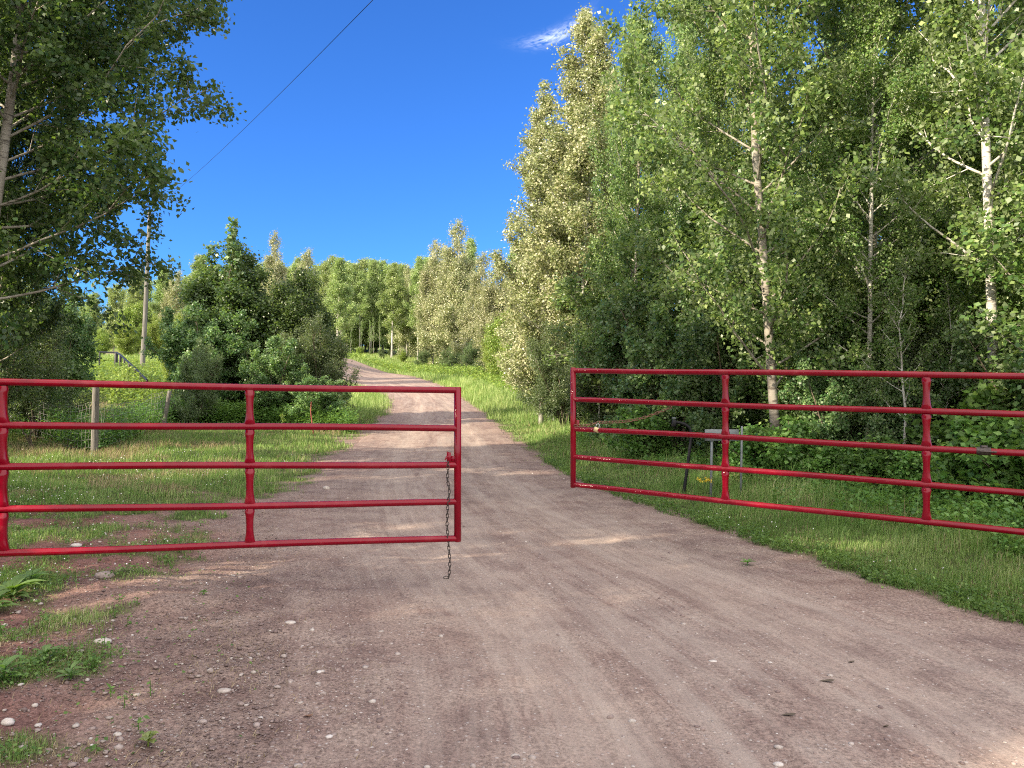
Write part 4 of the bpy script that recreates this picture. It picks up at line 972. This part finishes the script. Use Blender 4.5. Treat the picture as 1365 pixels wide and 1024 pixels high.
def far_pts(r2, n):
    y_ = r2.uniform(44, 96, n); xr = np.interp(y_, RE[:, 1], RE[:, 0]); x_ = xr + r2.uniform(2.5, 14, n); return x_, y_
herb_layer('far_weeds', 'sunlit weeds under the pale poplars right of the bend', 2600, far_pts, lambda x, y: .7 + 0 * x, .2, M['bright'], 10, .6, 14)
def farl_pts(r2, n):
    y_ = r2.uniform(30, 52, n); x_ = -(.38 + .28 * r2.uniform(0, 1, n)) * y_; return x_, y_
herb_layer('roadside_weeds', 'sunlit yellow green weeds around the black railing', 2200, farl_pts, lambda x, y: .55 + 0 * x, .14, M['bright'], 11, .6, 16)

# ------------------------------------------------------------------ individual weeds
def rosette(px, py, r_, h, n, label, mt='herb', lw=.34):
    d = EYE * FPX / (py - 522); x = xat(px, d); g0 = gz(x, d); e = empty('broadleaf_weed', (x, d, g0), 0, label, 'weed'); r2 = np.random.default_rng(abs(int(px)) + 3)
    m = MB(); sm = MB()
    for i_ in range(n):
        az = i_ * 2.4 + r2.uniform(-.3, .3); L = r_ * r2.uniform(.6, 1.1); e_ = r2.uniform(.2, 1.0); hb = h * r2.uniform(0, .7)
        dr_ = np.array([math.cos(az), math.sin(az), 0]); sd_ = np.array([-dr_[1], dr_[0], 0]); V = []
        for k in range(6):
            t = k / 5; c = dr_ * L * t * math.cos(e_ * .6) + np.array([0, 0, hb + L * (math.sin(e_) * t - .75 * t * t * e_ * .8) + .012])
            w_ = L * lw * math.sin(min(1, t * 1.02 + .06) * math.pi) ** .8 * .5 + .001
            V += [c - sd_ * w_ + np.array([0, 0, w_ * .35]), c, c + sd_ * w_ + np.array([0, 0, w_ * .35])]
        m.add(V, [[k * 3 + q, k * 3 + q + 1, k * 3 + q + 4, k * 3 + q + 3] for k in range(5) for q in range(2)], np.full(10, r2.uniform(.35, 1)))
    tube(sm, [(0, 0, -.02), (0, 0, h * .5), (.01, 0, h)], [.005, .004, .002], 5)
    m.build('leaves', M[mt], e, True); sm.build('stem', M[mt], e, True)
rosette(22, 815, .26, .14, 22, 'large broad leaved weed at the left edge below the gate', 'herb')
rosette(48, 800, .17, .12, 14, 'smaller broad leaved weed right of the large one at the left edge')
rosette(-12, 835, .24, .14, 16, 'broad leaved weed cut by the left edge of the photo')
rosette(209, 1003, .065, .07, 7, 'tiny bright seedling at the bottom left of the photo', 'bright', .6)
rosette(1000, 775 - 28, .10, .04, 9, 'low plantain at the right road edge under the gate')
rosette(70, 905, .10, .08, 12, 'small leafy weed in the dirt left of the stones')
rosette(104, 925, .09, .07, 12, 'leafy weed tuft between stones at lower left')
rosette(15, 935, .12, .09, 12, 'leafy weed tuft at the lower left edge')
# yellow flowering weed by the sign
x_, d_ = at(935, 655, 10.9).x, 10.9; g0 = gz(x_, d_); e = empty('goldenrod', (x_, d_, g0), 0, 'yellow flowering weed bending over beside the black post', 'weed')
tipz = at(942, 640, 10.9).z - g0
m = MB(); tube(m, [(-.08, 0, 0), (-.09, 0, tipz * .7), (-.04, 0, tipz), (.06, 0, tipz * 1.03), (.13, 0, tipz * .98)], [.004, .004, .003, .003, .002], 5); m.build('stem', M['herb'], e)
m = MB(); P = np.stack([rg.uniform(-.06, .15, 70), rg.normal(0, .012, 70), tipz + rg.normal(0.005, .012, 70)], 1); add_leaves(m, rg, P, .03, .5, .4); m.build('flowers', M['yellow'], e)
# tall yellow green stalk
x_, d_ = xat(378, 23), 23.0; g0 = gz(x_, d_); e = empty('mullein', (x_, d_, g0), 0, 'single pale green flower stalk in the lawn left of the road', 'weed')
m = MB(); P = np.stack([rg.normal(0, .035, 150), rg.normal(0, .035, 150), rg.uniform(0.05, .62, 150)], 1); add_leaves(m, rg, P, .075, .4, .4); m.build('leaves', M['bright'], e)
m = MB(); tube(m, [(0, 0, 0), (0, 0, .68)], [.012, .006], 6); m.build('stem', M['bright'], e)
# thin red stake in the low dark bush
x_, d_ = xat(417, 23.6), 23.6; g0 = gz(x_, d_); m = MB(); tube(m, [(0.06, 0, -.05), (0, 0, .35), (-.05, 0, .7), (-.04, 0, 1.0)], [.024, .02, .016, .012], 6)
o = m.build('red_stake', M['redstick'], None, True); o.location = (x_, d_, g0); tag(o, 'thin red stake standing in the low dark bush', 'stake')
# crooked dead branches by the fence
m = MB(); x_, d_ = xat(38, 17.5), 17.5; g0 = gz(x_, d_)
for p_ in ([(.15, 0, 0), (0, 0, .25), (-.25, 0, .7)], [(.15, 0, 0), (.05, 0, .3), (.1, 0, .55), (0, 0, .8)], [(.35, 0, 0), (.1, .1, .04), (-.3, 0, .03)], [(.02, 0, .25), (.1, 0, .4), (.22, 0, .5)]): tube(m, p_, np.linspace(.022, .008, len(p_)), 6)
o = m.build('dead_branch', M['bark_dark'], None, True); o.location = (x_, d_, g0); tag(o, 'crooked dead branch lying against the wire fence at the left', 'branch')

# ------------------------------------------------------------------ stones and gravel
import bmesh
bm = bmesh.new(); bmesh.ops.create_icosphere(bm, subdivisions=2, radius=1); ICO = np.array([tuple(q.co) for q in bm.verts]); ICF = np.array([[q.index for q in f.verts] for f in bm.faces]); bm.free()
bm = bmesh.new(); bmesh.ops.create_icosphere(bm, subdivisions=1, radius=1); IC1 = np.array([tuple(q.co) for q in bm.verts]); IF1 = np.array([[q.index for q in f.verts] for f in bm.faces]); bm.free()
def stone(px, py, wpx, hpx, label, v=.6, rz_=0.0, group=None):
    d = EYE * FPX / (py + hpx * .3 - 520); x = xat(px, d); w = wpx * d / FPX; h = hpx * d / FPX * .8
    r2 = np.random.default_rng(abs(int(px * 7 + py))); V = ICO * (1 + .10 * vn(ICO[:, 0] * 1.7 + px, ICO[:, 1] * 1.7 + ICO[:, 2] * 2, 3)[:, None])
    V = V * np.array([w / 2, w * .36, h / 2]); V[:, 2] += h * .22
    m = MB(); m.add(V, ICF, np.full(len(ICF), v)); o = m.build('stone', M['stone'], None, True); o.location = (x, d, gz(x, d)); o.rotation_euler[2] = rz_; tag(o, label, 'stone', group)
stone(145, 783, 26, 13, 'smooth grey oval stone left below the gate, largest of the stones', .55)
stone(107, 743, 15, 7, 'flat white stone on the dirt just under the bottom rail of the left gate', .95)
stone(308, 923, 19, 8, 'flat tan oblong stone on the dirt at lower left', .75)
stone(145, 870, 24, 10, 'pale flat stone beside the small clover tuft', .9)
stone(394, 832, 15, 6, 'flat whitish stone on the road side of the left dirt', .9)
stone(289, 900, 9, 7, 'small round grey stone above the tan oblong one', .8)
stone(386, 876, 8, 7, 'small round ochre stone on the left dirt', .7)
stone(76, 1008, 12, 8, 'orange brown stone at the bottom left corner', .35)
stone(22, 975, 18, 13, 'whitish stone lump at the left bottom edge', .95)
stone(168, 985, 12, 8, 'white stone left of the tiny seedling', .9)
stone(281, 963, 12, 9, 'tan stone right of the seedling', .6)
stone(696, 1001, 14, 7, 'flat grey stone at the bottom centre of the road', .8)
stone(1045, 1005, 15, 9, 'pale round stone at the bottom of the road right of centre', .95)
stone(438, 590 + 62, 10, 8, 'pale stone at the left road edge behind the gate', .85)
stone(956, 872, 12, 4, 'flat white pebble on the road right of centre', .95)
stone(1227, 992, 10, 6, 'dark round stone low on the right of the road', .0)
# leaves / bark bits on the road
for px_, py_, l_, lb in ((1108, 900, 22, 'dark curled leaf lying on the road at the right'), (1140, 872, 10, 'small dark leaf above the curled one on the road'), (1058, 948, 20, 'thin dark twig on the road near the bottom'), (1187, 961, 9, 'short dark twig low on the right of the road'), (420, 962, 14, 'orange brown leaf on the dirt near the bottom')):
    d = EYE * FPX / (py_ - 524); x = xat(px_, d); L = l_ * d / FPX; m = MB()
    m.add([(-L / 2, 0, .006), (-L * .2, -L * .16, .012), (L * .25, -L * .12, .008), (L / 2, .0, .016), (L * .2, L * .13, .014), (-L * .25, L * .12, .009), (0, 0, .004)], [[0, 1, 6], [1, 2, 6], [2, 3, 6], [3, 4, 6], [4, 5, 6], [5, 0, 6]], np.full(6, .1))
    o = m.build('fallen_leaf', M['bark_dark'] if 'orange' not in lb else M['rust']); o.location = (x, d, gz(x, d) + .002); tag(o, lb, 'leaf' if 'leaf' in lb else 'twig')
def pebbles(name, label, x, y, s, v):
    n = len(x); z = ground_z(x, y); a = rg.uniform(0, 6.28, n); B = IC1 * (1 + rg.uniform(-.18, .18, (n, 12, 1)))
    B = B * np.stack([s, s * rg.uniform(.55, .95, n), s * rg.uniform(.3, .6, n)], 1)[:, None]
    ca, sa = np.cos(a)[:, None], np.sin(a)[:, None]
    Xv = B[..., 0] * ca - B[..., 1] * sa + x[:, None]; Yv = B[..., 0] * sa + B[..., 1] * ca + y[:, None]; Zv = B[..., 2] + z[:, None] + (s * .08)[:, None] + .004
    m = MB(); F = (IF1[None] + (np.arange(n) * 12)[:, None, None]).reshape(-1, 3)
    m.add(np.stack([Xv, Yv, Zv], -1).reshape(-1, 3), F, np.repeat(v, len(IF1))); tag(m.build(name, M['stone'], None, True), label, kind='stuff')
xp, yp = sample(120000, 2.5, 16, 1.35, .72, 1.5); lat_, hw_ = road_coord(xp, yp); dlp = -lat_ - hw_; drp = lat_ - hw_
cl = np.clip(.5 + .9 * fbm(xp * 1.2, yp * 1.2, 131, 3), 0.05, 1)
pk_ = np.where(dlp > -.5, .55, np.where(drp > -.35, .5, .19)) * cl * (drp < .2)
kp = rg.uniform(0, 1, len(xp)) < pk_; xp, yp = xp[kp], yp[kp]
sz = .0026 + rg.pareto(2.3, len(xp)) * .0030; sz = np.minimum(sz, .022)
pebbles('gravel', 'loose small pebbles scattered over the dirt', xp, yp, sz, np.clip(rg.normal(.5, .28, len(xp)), 0, 1))
# crumbs of soil
xp, yp = sample(64000, 2.5, 12, 1.35, .72, 1.5); lat_, hw_ = road_coord(xp, yp); kp = ((-lat_ - hw_) > -.7) & (rg.uniform(0, 1, len(xp)) < np.clip(.5 + fbm(xp * 1.5, yp * 1.5, 141, 3), 0, 1)); xp, yp = xp[kp], yp[kp]
pebbles('soil_crumbs', 'crumbs of reddish soil on the dirt left of the road', xp, yp, rg.uniform(.003, .009, len(xp)) * (1 + (rg.uniform(0, 1, len(xp)) < .04) * 1.3), np.clip(rg.normal(.08, .08, len(xp)), 0, 1))
